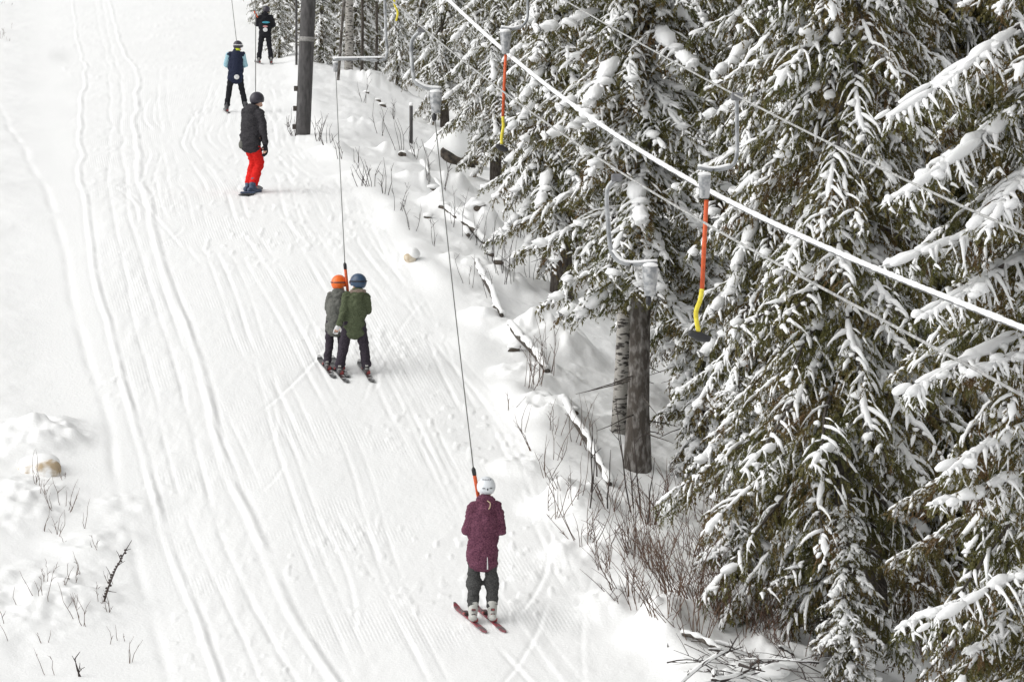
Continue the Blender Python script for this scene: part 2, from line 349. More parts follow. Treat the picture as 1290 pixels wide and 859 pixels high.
def capsule(buf, pts, r, sides=16):
    """closed tube with rounded ends"""
    pts = [np.array(q, float) for q in pts]; r = [((x, x) if np.isscalar(x) else x) for x in r]
    d0 = pts[0]-pts[1]; d0 /= np.linalg.norm(d0); d1 = pts[-1]-pts[-2]; d1 /= np.linalg.norm(d1)
    P0, R0 = [], []
    for f in (1.0, .85, .5): 
        k = math.sqrt(max(0, 1-f*f))+.02; m_ = min(r[0]); P0.append(pts[0]+d0*m_*f*.9); R0.append((r[0][0]*k, r[0][1]*k))
    P1, R1 = [], []
    for f in (.5, .85, 1.0):
        k = math.sqrt(max(0, 1-f*f))+.02; m_ = min(r[-1]); P1.append(pts[-1]+d1*m_*f*.9); R1.append((r[-1][0]*k, r[-1][1]*k))
    tube(buf, P0+pts+P1, R0+list(r)+R1, sides)
def ellipsoid(buf, c, r, nu=14, nv=10, zlo=None, fn=None):
    c = np.array(c, float); V = []; 
    for i in range(1, nv):
        ph = math.pi*i/nv
        for j in range(nu):
            th = 2*math.pi*j/nu; q = np.array([math.sin(ph)*math.cos(th)*r[0], math.sin(ph)*math.sin(th)*r[1], math.cos(ph)*r[2]])
            if zlo is not None: q[2] = max(q[2], zlo(q) if callable(zlo) else zlo)
            if fn: q = fn(q)
            V.append(c+q)
    top = np.array([0, 0, r[2]]); bot = np.array([0, 0, -r[2]])
    if zlo is not None: bot[2] = zlo(bot) if callable(zlo) else zlo
    if fn: top = fn(top); bot = fn(bot)
    V += [c+top, c+bot]; i = np.arange((nv-1)*nu).reshape(nv-1, nu); j = np.roll(i, -1, 1)
    Q = np.stack([i[:-1], i[1:], j[1:], j[:-1]], -1).reshape(-1, 4); a, b = (nv-1)*nu, (nv-1)*nu+1
    T = np.concatenate([np.stack([np.full(nu, a), i[0], j[0]], 1), np.stack([np.full(nu, b), j[-1], i[-1]], 1)])
    buf.add(V, T, Q)
def boxb(buf, c, s, ax=None):
    c = np.array(c, float); s = np.array(s, float)/2; A = np.eye(3) if ax is None else np.array(ax)
    V = np.array([[x, y, z] for z in (-1, 1) for y in (-1, 1) for x in (-1, 1)], float)*s
    buf.add(c+V@A, None, [[0, 2, 3, 1], [4, 5, 7, 6], [0, 1, 5, 4], [2, 6, 7, 3], [0, 4, 6, 2], [1, 3, 7, 5]])
def bevel(o, wd=0.006, seg=2):
    m_ = o.modifiers.new('bevel', 'BEVEL'); m_.width = wd; m_.segments = seg; m_.limit_method = 'ANGLE'
def remeshed(name, buf, m, voxel=0.012, it=6, wrinkle=0.0, wscale=9.0, seed=0):
    me = buf.mesh(name, m); o = link(name, me)
    r = o.modifiers.new('r', 'REMESH'); r.mode = 'VOXEL'; r.voxel_size = voxel; r.use_smooth_shade = True
    s = o.modifiers.new('s', 'SMOOTH'); s.factor = .5; s.iterations = it
    dg = bpy.context.evaluated_depsgraph_get(); ev = o.evaluated_get(dg); out = bpy.data.meshes.new_from_object(ev)
    bpy.data.objects.remove(o); bpy.data.meshes.remove(me); out.name = name
    out.materials.clear(); out.materials.append(m)
    n = len(out.vertices); co = np.zeros(n*3, np.float32); out.vertices.foreach_get('co', co); co = co.reshape(-1, 3)
    if wrinkle:
        nn = np.zeros(n*3, np.float32); out.vertices.foreach_get('normal', nn); nn = nn.reshape(-1, 3)
        d = np.array([mnoise.noise(Vector((c[0]*wscale*.8+seed, c[1]*wscale*.8, c[2]*wscale*1.7))) for c in co])
        d2 = np.array([abs(mnoise.noise(Vector((c[0]*wscale*1.2+seed+c[2]*3, c[1]*wscale*1.2, c[2]*wscale*3.2-c[0]*6+9)))) for c in co])
        d = d*1.2-d2*.9
        co = co + nn*(wrinkle*d)[:, None].astype(np.float32); out.vertices.foreach_set('co', co.ravel())
    out.polygons.foreach_set('use_smooth', np.ones(len(out.polygons), bool)); out.update()
    return out

# ------------------------------------------------------------------ spruces
def rnd(a, b): return a+(b-a)*float(rng.random())
def needles_along(nb, pts, step, ln, wd):
    """tufts of needle blades along a twig"""
    p = np.asarray(pts); seg = np.linalg.norm(np.diff(p, axis=0), axis=1); L = seg.sum(); n = max(3, int(L/step))
    s = rng.random(n)*L; cs = np.concatenate([[0], np.cumsum(seg)]); q = np.stack([np.interp(s, cs, p[:, k]) for k in range(3)], 1)
    t = p[-1]-p[0]; t = t/(np.linalg.norm(t)+1e-9)
    rd = rng.normal(size=(n, 3)); rd -= (rd@t)[:, None]*t; rd /= np.linalg.norm(rd, axis=1)[:, None]+1e-9
    d = t*.8+rd*.62; d[:, 2] -= .25; d /= np.linalg.norm(d, axis=1)[:, None]
    w = np.cross(d, rng.normal(size=(n, 3))); w /= np.linalg.norm(w, axis=1)[:, None]+1e-9
    l = ln*(.6+.8*rng.random(n))[:, None]; wd2 = wd*(.7+.6*rng.random(n))[:, None]
    V = np.stack([q-w*wd2, q+w*wd2, q+d*l], 1).reshape(-1, 3)
    nb.add(V, np.arange(n*3).reshape(n, 3))
def snow_strip(sb, pts, r, sides=5, cover=(0.05, .95), lump=.4, hand=False):
    p = np.asarray(pts); n = len(p)
    a, b = cover; tt = np.linspace(a, b, max(3, int(n*(b-a))+1)); q = np.stack([np.interp(tt, np.linspace(0, 1, n), p[:, k]) for k in range(3)], 1)
    m_ = len(q); env = np.sin(np.linspace(.35, math.pi-.12, m_))**.6 if not hand else np.linspace(1.25, .38, m_); rr = r*env*(1+lump*(rng.random(m_)*2-1)); rr[-1] = r*.25
    if not hand: rr[0] *= .5
    q[:, 2] += r*.45
    tube(sb, q, rr, sides, flat=.85); sb.V[-1] += rng.normal(size=sb.V[-1].shape)*r*.16
def make_branch(L, detail=1.0, droop=.45, snow=1.0, hang=1.0):
    nb, sb, wb = Buf(), Buf(), Buf()
    n = max(7, int(L/.16)); t = np.linspace(0, 1, n)
    side = rnd(-.12, .12)
    x = L*t*(1-.12*t); z = -droop*L*t**1.5 + .28*droop*L*np.clip(t-.6, 0, 1)**1.3*2; y = side*L*t**2 + .03*L*np.sin(t*6+rnd(0, 6))
    ax = np.stack([x, y, z], 1)
    tube(wb, ax, np.linspace(.022*L**.5, .004, n), 5, caps=False)
    # clumps on the axis
    k = 0.12
    if snow > .2:
      while k < .97:
        ln = rnd(.10, .32); e = min(.99, k+ln); i = np.interp
        if rng.random() < .62*snow+.15:
            tt = np.linspace(k, e, 6 if detail > .6 else 4); q = np.stack([np.interp(tt, t, ax[:, c]) for c in range(3)], 1)
            big = rnd(.025, .05) if rng.random() < .72 else rnd(.055, .095)
            rr = big*np.sin(np.linspace(.35, math.pi-.3, len(q)))**.7*(1+.3*(rng.random(len(q))-.5)); q[:, 2] += big*.4
            tube(sb, q, rr, 7 if detail > .6 else 5, flat=.8); sb.V[-1] += rng.normal(size=sb.V[-1].shape)*big*.13
        k = e+rnd(-.03, .05)
    step = .062/detail**.6; s = .05*L+.03; sg = 1
    while s < L*.99:
        f = s/L; base = np.array([np.interp(f, t, ax[:, c]) for c in range(3)])
        l2 = min(.62, .10+.42*L*(1-f)**.8*rnd(.5, 1.1))*min(1, .45+f*3); l2 *= rnd(.8, 1.1)
        an = rad(rnd(35, 68))*sg; dr = rnd(.45, 1.15)*hang
        d = np.array([math.cos(an), math.sin(an), 0]); m_ = 5; u = np.linspace(0, 1, m_)
        pts = base + d*(l2*u*(1-.25*u*dr))[:, None]; pts[:, 2] += (.05*u - .62*dr*u**1.7)*l2
        pts[:, :2] += rng.normal(size=2)*.008
        needles_along(nb, pts, .012/detail, .045/detail**.5, .0080/detail**.6)
        if rng.random() < .95*snow:
            if rng.random() < .65: snow_strip(sb, pts, rnd(.016, .030)/detail**.2, 6 if detail > .6 else 4, (0, rnd(.6, 1.0)), .35, True)
            else:
                cut = rnd(.3, .5); snow_strip(sb, pts, rnd(.016, .034)/detail**.2, 5 if detail > .6 else 4, (rnd(0, .08), cut)); snow_strip(sb, pts, rnd(.013, .026)/detail**.2, 5 if detail > .6 else 4, (cut+rnd(.03, .12), rnd(.85, 1.0)))
        # third order
        v = rnd(.03, .08)
        while v < l2*.97:
            g = v/l2; b3 = np.array([np.interp(g, u, pts[:, c]) for c in range(3)]); l3 = rnd(.07, .17)*(1.25-.7*g)*(1+.5*(hang-1))
            a3 = an + rad(rnd(25, 60))*(1 if rng.random() < .5 else -1); dn = rnd(.25, 1.9)*hang
            d3 = np.array([math.cos(a3), math.sin(a3), -dn]); d3 /= np.linalg.norm(d3)
            p3 = np.stack([b3, b3+d3*l3*.5, b3+d3*l3+np.array([0, 0, -.15*l3])])
            needles_along(nb, p3, .0125/detail, .042/detail**.5, .0078/detail**.6)
            if dn < 1.25 and rng.random() < .60*snow: snow_strip(sb, p3, rnd(.010, .019)/detail**.2, 5 if detail > .6 else 4, (0, rnd(.7, 1)), .25, True)
            v += rnd(.05, .095)/detail**.7
        sg = -sg; s += step*rnd(.6, 1.4)
    # clump pads where branchlets meet
    for _ in range(int(L*2.6*snow)):
        f = rnd(.25, .95); c = np.array([np.interp(f, t, ax[:, q]) for q in range(3)]); c[1] += rnd(-.12, .12)*L*.4; c[2] -= .02
        R_ = rnd(.03, .085); cc = R_*np.array([rnd(.9, 1.8), rnd(.8, 1.3), rnd(.55, .8)])
        ellipsoid(sb, c+[0, 0, R_*.3], cc, 8, 6); sb.V[-1] += rng.normal(size=sb.V[-1].shape)*R_*.13
    return nb.arrays(), sb.arrays(), wb.arrays()
LENS = [.5, .9, 1.3, 1.8, 2.4]
def branch_set(detail, droop, snow, hang, per=3):
    return {L: [make_branch(L, detail, droop*rnd(.8, 1.2), snow*rnd(.75, 1.1), hang) for _ in range(per)] for L in LENS}
def make_tree_meshes(name, bs, R, z0, ht, spacing=.31, nmat='needles', per_whorl=(8, 10), trunk_r=.17, seed=1, bark='bark', gap=None):
    nb, sb, wb = Buf(), Buf(), Buf(); z = z0; a0 = 0
    while z < ht-.3:
        q = z/ht; rr = R*(1-q)**.62*min(1, .72+.28*(z-z0)/1.2)
        for k in range(random.randint(*per_whorl)):
            a = a0+k*2.4+random.uniform(-.3, .3); Lw = max(.35, rr*(random.uniform(.72, 1.12) if k > 3 else random.uniform(.3, .65)))
            if gap and gap[0] < z < gap[1] and abs(((a+math.pi/2+math.pi) % (2*math.pi))-math.pi) < gap[2]: continue
            Lp = min(LENS, key=lambda l: abs(l-Lw)); pr = random.choice(bs[Lp]); sc = Lw/Lp; tilt = rad(random.uniform(-22, 8)+16*q)
            ca, sa = math.cos(a), math.sin(a); ct, st = math.cos(tilt), math.sin(tilt)
            Rm = np.array([[ca, -sa, 0], [sa, ca, 0], [0, 0, 1]])@np.array([[ct, 0, -st], [0, 1, 0], [st, 0, ct]])
            off = np.array([0, 0, z+random.uniform(-.15, .15)])
            for B, A in ((nb, pr[0]), (sb, pr[1]), (wb, pr[2])):
                V, T, Q = A
                if len(V): B.add((V*sc)@Rm.T+off, T if len(T) else None, Q if len(Q) else None)
        z += spacing*(1 if z < 8 else 1.5)*random.uniform(.8, 1.2); a0 += 1.1
    # bare dead twigs low on the trunk
    for _ in range(14):
        zz = random.uniform(.5, z0+.6); a = random.uniform(0, 6.28); l = random.uniform(.3, .9)
        pts = [(math.cos(a)*l*t_, math.sin(a)*l*t_, zz-.25*l*t_+.02*random.random()) for t_ in (0, .35, .7, 1)]
        tube(wb, pts, [.012, .009, .006, .003], 4, caps=False)
    trunk_r *= 1.0; tb = Buf(); n = 22; zt = np.linspace(-.6, ht, n)
    pts = np.stack([.03*np.sin(zt*.8+seed), .03*np.cos(zt*.6+seed), zt], 1); rr = trunk_r*(1-np.clip(zt, 0, ht)/ht*.93)*(1+.35*np.exp(-np.clip(zt, 0, 9)/.25))
    tube(tb, pts, rr, 14)
    V1, T1, Q1 = nb.arrays(); V2, T2, Q2 = wb.arrays(); k1 = len(V1); T2 = T2.reshape(-1, 3)
    mi = np.concatenate([np.zeros(len(T1), np.int32), np.ones(len(T2)+len(Q2), np.int32)])
    cm = raw_mesh(name+'_crown', np.concatenate([V1, V2]), [p_ for p_ in (np.concatenate([T1, T2+k1]), Q2+k1) if len(p_)], False, [M[nmat], M['bark_dark']], mi)
    return dict(needles=cm, snow=sb.mesh(name+'_snow', M['tree_snow']), trunk=tb.mesh(name+'_trunk', M[bark]))
def place_tree(ms, loc, rz=0.0, s=1.0, label='', group=None, name='spruce_tree', cat='spruce tree', sxy=None, lean=0):
    root = bpy.data.objects.new(name, None); SC.collection.objects.link(root); root.location = loc
    root.rotation_euler = (lean, 0, rz); root.scale = (sxy or s, sxy or s, s)
    tag(root, label, cat, group)
    link('trunk', ms['trunk'], root)
    cr = link('crown', ms['needles'], root)
    link('snow_cover', ms['snow'], cr)
    return root
hi1 = branch_set(1.0, .60, .84, 1.25); hi2 = branch_set(1.0, .66, .62, 1.5)
lo1 = branch_set(.55, .55, .92, 1.2, 2)
TA = make_tree_meshes('spruce_a', hi1, 2.0, 2.5, 14, seed=1, trunk_r=.14)
TE = make_tree_meshes('spruce_e', hi1, 2.0, 1.35, 14, seed=5, bark='bark_dark')
TB = make_tree_meshes('spruce_b', hi2, 2.5, 1.0, 15, seed=2, trunk_r=.16, bark='bark_dark')
TF = make_tree_meshes('spruce_f', hi2, 2.4, 1.0, 15, seed=6, trunk_r=.12, bark='bark_dark', gap=(0, 2.5, .95))
TG = make_tree_meshes('spruce_g', hi1, 2.1, 1.3, 15, seed=7, trunk_r=.15, bark='bark_dark', gap=(0, 2.7, 1.0))
TC = make_tree_meshes('spruce_c', lo1, 2.1, .9, 15, spacing=.36, nmat='needles_far', seed=3, trunk_r=.14, bark='bark_dark')
TD = make_tree_meshes('spruce_d', lo1, 1.15, .25, 6.5, spacing=.30, nmat='needles_far', seed=4, trunk_r=.07)
def at(u, y):
    """ground point at photo column u and distance y"""
    x = (u-CX)/F*y; return Vector((x, y, hz(x, y)))
GS = 'spruces crowding the right side of the run'
T = []
p = G(806, 592); place_tree(TA, p, 2.2, 1.0, 'tall snowy spruce with thick bare trunk beside the mottled birch trunk', GS, sxy=1.08)
p = G(706, 372); place_tree(TE, p, 4.1, .92, 'snowy spruce with slim trunk behind the snow bank, above the leaning saplings', GS, sxy=.92)
p = G(1060, 835); place_tree(TF, p, 0, 1.0, 'dark spruce rising from hollow at bottom right, left of two close trunks', GS, sxy=1.0)
p = G(1100, 805); place_tree(TG, p, 0, 1.1, 'snowy spruce just behind the dark spruce at bottom right, right of two close trunks', GS, sxy=.9)
TR = place_tree(TB, at(1345, 40.5), 1.9, 1.0, 'large spruce at right edge reaching long snow laden branches into view', GS, sxy=1.05)
def boughs(root, trunk_u, D, specs, sw=1.3):
    for i, (ur, vr_, ut, vt, fw) in enumerate(specs):
        A = P(trunk_u, vr_, D); B_ = P(ut, vt, D-fw); d = B_-A; Lb = d.length; pr = make_branch(Lb, 1.0, .10, 1.05, 1.25)
        az = math.atan2(d.y, d.x); tl = math.asin(d.z/Lb)+.07; ca, sa, ct, st = math.cos(az), math.sin(az), math.cos(tl), math.sin(tl)
        Rm = np.array([[ca, -sa, 0], [sa, ca, 0], [0, 0, 1]])@np.array([[ct, 0, -st], [0, 1, 0], [st, 0, ct]])
        def mk(arr, mm, nm, sm=True):
            b = Buf(); b.add(arr[0]@Rm.T, arr[1] if len(arr[1]) else None, arr[2] if len(arr[2]) else None); return b.mesh(nm, M[mm], sm)
        o_ = link('snowy_bough', mk(pr[0], 'needles', 'bough', False)); o_.parent = root; o_.matrix_parent_inverse = Matrix.Identity(4)
        # keep true size under the scaled, turned tree
        bpy.context.view_layer.update(); o_.matrix_world = Matrix.Translation(A)
        so_ = link('snow_cover', mk(pr[1], 'tree_snow', 'bough_snow'), o_); link('limb', mk(pr[2], 'bark_dark', 'limb'), o_)
        # thick pillows of snow lying along the limb
        b = Buf(); t0 = .25
        while t0 < .95:
            ln = random.uniform(.08, .2); r_ = random.uniform(.045, .10)*(1.1-.5*t0); k = np.linspace(t0, min(.98, t0+ln), 7)
            q = np.stack([Lb*k*(1-.12*k), 0*k, -.10*Lb*k**1.5+.056*Lb*np.clip(k-.6, 0, 1)**1.3+r_*.3], 1)@Rm.T
            tube(b, q, r_*np.sin(np.linspace(.4, math.pi-.4, 7))**.6*(1+.2*(rng.random(7)-.5)), 9, flat=.8); t0 += ln+random.uniform(-.02, .1)
        link('snow_pillow', b.mesh('pillow', M['tree_snow']), o_)
boughs(TR, 1345, 40.5, [(0, 5, 1062, 165, 1.6), (0, 110, 1090, 268, 1.5), (0, 135, 1160, 215, .8), (0, 245, 1080, 345, 1.3), (0, 300, 1118, 408, 1.6), (0, 400, 1090, 505, 1.2), (0, 520, 1150, 600, 1.4), (0, 575, 1170, 640, 1.5), (0, 690, 1125, 805, 1.6), (0, 60, 1150, 120, .5), (0, 430, 1190, 470, 1.2), (0, 760, 1200, 830, 1.0), (0, 180, 1200, 300, 1.8)])
place_tree(TB, at(1255, 47.5), 3.3, 1.0, 'spruce with drooping dark curtains of twigs near the lower right edge', GS, sxy=.9)
place_tree(TE, at(905, 56), 1.0, 1.05, 'snowy spruce behind the hanging yellow tow bar in mid wood', GS, sxy=1.0)
TH = make_tree_meshes('spruce_h', hi1, 1.0, .15, 3.6, spacing=.26, seed=8, trunk_r=.04, bark='bark_dark')
for u, v, k, lb in [(930, 775, .8, 'small snowy spruce behind the reddish brush, left of the dark trunk'), (1165, 790, .7, 'small snowy spruce right of the two close trunks'), (1262, 838, .75, 'small snowy spruce in the bottom right corner'),
                    (1235, 730, .85, 'young snowy spruce above the one in the bottom right corner'), (1066, 868, .62, 'small snowy spruce in front of the pair of close trunks'), (1000, 700, 1.0, 'young snowy spruce left of the dark trunk, above the small one'), (885, 600, 1.0, 'young snowy spruce right of the big bare trunk')]:
    p = G(u, v); place_tree(TH, p, random.uniform(0, 6), k, lb, 'young spruces filling the edge of the wood')
mid = [(865, 57, 'A', 1.0, .8, 'snowy spruce directly behind the big bare trunk'), (975, 50, 'A', 1.05, .9, 'snowy spruce between the black bar seat and the dark lower trunk'), (1185, 47, 'B', 1.05, .85, 'snowy spruce right behind the pair of close trunks'),
       (760, 69, 'A', 1.0, .8, 'snowy spruce between the slim trunk and the mottled birch'), (1010, 53, 'B', 1.0, .9, 'dark spruce between the yellow tow bar and the two close trunks'),
       (1160, 55, 'A', 1.1, .9, 'snowy spruce behind the lower right thicket of branches'),
       (1040, 63, 'A', 1.15, .95, 'spruce in second row behind the thick snowy cable'),
       (870, 66, 'A', 1.1, .9, 'spruce in second row right of the big bare trunk'),
       (1290, 60, 'A', 1.1, 1.0, 'spruce in second row near the right edge of the wood')]
for u, y, k, s, sx, lb in mid:
    place_tree(TE if k == 'A' else TB, at(u, y), random.uniform(0, 6.28), s, lb, GS, sxy=sx)
back = [(625, 83, .9, .8, 'snowy spruce above the boulder with heavy white boughs'), (715, 78, .95, .85, 'snowy spruce behind the steel hanger of the near empty tow'),
        (790, 84, 1, .9, 'snowy spruce in upper middle crossed by the haul rope'), (560, 103, .9, .75, 'snowy spruce at top centre right of the curved hanger'),
        (680, 98, 1, .85, 'snowy spruce at top centre behind the orange tow bar')]
for u, y, s, sx, lb in back: place_tree(TC, at(u, y), random.uniform(0, 6.28), s, lb, GS, sxy=sx)
fu = [(600, 122), (650, 118), (745, 112), (830, 104), (900, 92), (960, 76), (985, 100), (1070, 84), (1120, 72), (1150, 96), (1215, 78), (1260, 92), (1320, 74), (1400, 66),
      (860, 125), (780, 135), (1010, 122), (1100, 118), (1200, 112), (1290, 115), (1380, 95), (700, 142), (920, 140), (1060, 145), (1180, 140), (560, 140), (640, 155), (1480, 60), (1450, 80), (820, 158), (960, 165), (1120, 168), (740, 170)]
for u, y in fu:
    place_tree(TC, at(u, y), random.uniform(0, 6.28), random.uniform(.9, 1.1), 'snow dusted spruce among the rear rows of the wood', 'spruces in the rear of the wood', sxy=random.uniform(.8, 1.0))
p = G(501, 108); place_tree(TD, p, 1.0, 1.0, 'slim young spruce under the yellow tow bar near the top', GS, sxy=.62)
for u, y, s in [(352, 122, .62), (362, 130, .7), (405, 119, .8), (420, 127, .9), (448, 124, .8), (462, 128, 1.0), (476, 131, 1.0), (395, 128, .9), (335, 150, .9), (375, 140, 1.1), (410, 142, 1.2), (445, 145, 1.2), (480, 150, 1.3), (515, 135, 1.2), (530, 122, .9),
                (345, 165, 1.2), (385, 165, 1.4), (425, 170, 1.4), (465, 172, 1.5), (505, 165, 1.4), (530, 180, 1.5), (356, 185, 1.5), (400, 190, 1.6), (440, 195, 1.6)]:
    place_tree(TD, at(u, y), random.uniform(0, 6.28), s*1.05, 'small snow loaded spruce in thicket behind the dark lift pole', 'small spruces behind the lift pole', sxy=s*1.05)
for u, y, s in [(380, 210, 1.0), (430, 205, 1.0), (480, 200, 1.0), (530, 205, 1), (590, 190, 1), (350, 230, 1)]:
    place_tree(TC, at(u, y), random.uniform(0, 6.28), s, 'tall spruce far up the slope behind the thicket', 'tall spruces far behind the lift pole')

def bare_tree(loc, ht, r, label, matn='birch', lean=(0, 0), limbs=10, cat='birch tree', name='birch_tree', lim0=.35, group=None):
    root = bpy.data.objects.new(name, None); SC.collection.objects.link(root); root.location = loc; tag(root, label, cat, group)
    b = Buf(); n = 18; z = np.linspace(-.4, ht, n); q = z/ht
    ax = np.stack([lean[0]*z+.03*np.sin(z*1.1), lean[1]*z+.03*np.cos(z*.9), z], 1); tube(b, ax, r*(1-.85*np.clip(q, 0, 1)), 12)
    link('trunk', b.mesh('trunk', M[matn]), root)
    lb = Buf()
    for i in range(limbs):
        f = random.uniform(lim0, .97); c = np.array([np.interp(f*ht, z, ax[:, k]) for k in range(3)]); a = random.uniform(0, 6.28); l = ht*.16*(1.2-f)
        pts = [c+np.array([math.cos(a)*l*t, math.sin(a)*l*t, l*.9*t**.8]) + np.random.default_rng(i).normal(size=3)*.02*t for t in (0, .3, .6, 1)]
        tube(lb, pts, [r*.22, r*.16, r*.09, .004], 5, caps=False)
        for j in range(5):
            t0 = random.uniform(.2, .95); c2 = np.array(pts[0])*(1-t0)+np.array(pts[-1])*t0; a2 = a+random.uniform(-1.2, 1.2); l2 = l*.4
            tube(lb, [c2, c2+np.array([math.cos(a2), math.sin(a2), .7])*l2*.5, c2+np.array([math.cos(a2), math.sin(a2), .5])*l2], [.007, .005, .003], 4, caps=False)
    link('crown', lb.mesh('limbs', M['twig_dark']), root)
    return root
bare_tree(G(779, 545), 11, .105, 'mottled grey birch trunk directly left of the big bare spruce trunk', lean=(.028, 0), lim0=.5)
bare_tree(at(439.5, 118), 11, .135, 'pale mottled birch trunk at top behind the far tow hanger', lean=(.0, 0), lim0=.5)
bare_tree(at(352, 135), 10, .13, 'thin grey trunk at top left of the dark lift pole', 'bark', lim0=.6)
bare_tree(at(456, 121), 8, .05, 'thin dark sapling trunk right of the pale birch at top', 'bark_dark', lim0=.4, limbs=14, cat='sapling', name='sapling')
bare_tree(at(474, 126), 8, .05, 'thin dark sapling trunk next to the slim young spruce at top', 'bark_dark', lim0=.3, limbs=14, cat='sapling', name='sapling')

# ------------------------------------------------------------------ lift pole and poles
def pole_thing():
    b0 = G(381.5, 170); D = b0.y*cp-b0.z*sp; s = F/D
    root = bpy.data.objects.new('lift_pole', None); SC.collection.objects.link(root); root.location = b0
    tag(root, 'thick dark lift pole with pale band standing at the edge of the run', 'lift pole')
    dx = (388.5-381)/170        # lean seen in the photo
    b = Buf(); ax = [(dx*z, 0, z) for z in (-.8, 0, 2, 4, 6, 8, 10)]; r0 = 9.1/s
    tube(b, ax, [r0*1.04, r0*1.04, r0*1.04, r0, r0*.95, r0*.9, r0*.85], 28); link('pole_shaft', b.mesh('shaft', M['pole']), root)
    b = Buf(); zb = (170-50)/s; tube(b, [(dx*zb, 0, zb-.05), (dx*(zb+.1), 0, zb+.05)], r0*1.09, 28); link('band', b.mesh('band', M['pole_band']), root)
    for v in (112, 137, 160):
        b = Buf(); zz = (170-v)/s; boxb(b, (dx*zz-r0-.03, -.02, zz), (.09, .08, .11)); o = link('step_bracket', b.mesh('bracket', M['bark_dark'], False), root); bevel(o, .01)
    b = Buf(); boxb(b, (dx*9.6, 0, 9.6), (3.4, .22, .22)); o = link('crossarm', b.mesh('crossarm', M['steel'], False), root); bevel(o, .02)
    for sx in (-1.6, 1.6):
        b = Buf(); tube(b, [(dx*9.6+sx, -.05, 9.3), (dx*9.6+sx, .05, 9.3)], .22, 20); link('sheave', b.mesh('sheave', M['dark_steel'], False), root)
pole_thing()
def stick_pole(u, v0, v1, r, label, matn='pole', du=0, cap=False, name='pole', cat='pole'):
    b0 = G(u, v0); D = b0.y*cp-b0.z*sp; s = F/D; h = (v0-v1)/s
    b = Buf(); tube(b, [(0, 0, -.3), (du/s*.5, 0, h*.5), (du/s, 0, h)], r, 10); o = link(name, b.mesh(name, M[matn]), None, b0); tag(o, label, cat)
    if cap:
        c = Buf(); ellipsoid(c, (du/s, 0, h+.02), (r*1.3, r*1.3, .05), 10, 6); link('snow_cap', c.mesh('cap', M['lump_snow']), o)
stick_pole(373.5, 82, -60, .035, 'thin dark pole standing just left of the thick lift pole')
stick_pole(518, 181, 133, .04, 'short dark post stuck in snow left of the white boulder', cap=True, name='post', cat='post')
stick_pole(425, 101, -60, .04, 'thin leaning pole beside the pale birch at top', 'bark', du=14)

# ------------------------------------------------------------------ ropes
def fitcurve(pts, deg=3):
    u = np.array([p[0] for p in pts], float); v = np.array([p[1] for p in pts], float); c = np.polyfit((u-900)/400, v, deg)
    return lambda x: np.polyval(c, (x-900)/400)
R1 = fitcurve([(505, 11), (544, 47), (585, 77), (634, 114), (700, 162), (793, 228), (886, 279), (1000, 342), (1112, 404), (1290, 499)])
R2 = fitcurve([(711, 0), (790, 45), (883, 98), (923, 120), (1000, 157), (1095, 205), (1186, 245), (1290, 296)], 2)
R3 = fitcurve([(565, 0), (620, 50), (741, 148), (877, 229), (1000, 293), (1130, 350), (1290, 413)])
inv1 = lambda u: .0282+(u-777)*.0000362
inv2 = lambda u: .0286+(u-925)*.000038
inv3 = lambda u: 1/58+(u-565)*(1/35-1/58)/725
def rope(f, inv, u0, u1, r, name, label, m, sides=8, jit=0, n=120, off=0):
    k = np.linspace(inv(u0), inv(u1), n); us = np.linspace(u0, u1, n); pts = [P(u, float(f(u)), 1/float(inv(u))) for u in us]
    pts = [p+Vector((0, 0, off)) for p in pts]
    rr = [r*(1+jit*random.uniform(-1, 1)) for _ in pts]
    b = Buf(); tube(b, pts, rr, sides); return b.mesh(name, M[m])
def ext(f, lo, hi):
    """straight continuation outside the part seen"""
    a, b = float(f(lo)), float(f(hi)); sa = float(f(lo+1)-f(lo)); sb = float(f(hi)-f(hi-1))
    return lambda u: np.where(u < lo, a+(u-lo)*sa, np.where(u > hi, b+(u-hi)*sb, f(np.clip(u, lo, hi))))
R1e, R2e, R3e = ext(R1, 505, 1290), ext(R2, 640, 1290), ext(R3, 565, 1290)
o = link('haul_rope', rope(R1e, inv1, 330, 1700, .010, 'haul_rope', '', 'rope')); tag(o, 'frosted haul rope of the near tow hangers running below the thick white cable', 'haul rope')
o = link('haul_rope', rope(R2e, inv2, 480, 1700, .009, 'haul_rope', '', 'rope')); tag(o, 'frosted return rope highest at right, above the thick white cable', 'haul rope')
o = link('cable', rope(R3e, inv3, 420, 1700, .017, 'cable', '', 'dark_steel', off=-.022)); tag(o, 'thick cable wrapped in white snow crossing from top centre to right edge', 'cable')
link('snow_cover', rope(R3e, inv3, 420, 1700, .027, 'cable_snow', '', 'tree_snow', jit=.16, n=420, sides=10), o)
b = Buf()
for u, r_ in [(738, .07), (748, .055), (757, .04), (729, .045)]:
    c = P(u, float(R3(u)), 1/float(inv3(u))); ellipsoid(b, c+Vector((0, 0, .01)), (r_*1.3, r_, r_), 10, 7)
link('snow_clump', b.mesh('snow_clump', M['tree_snow']), o)

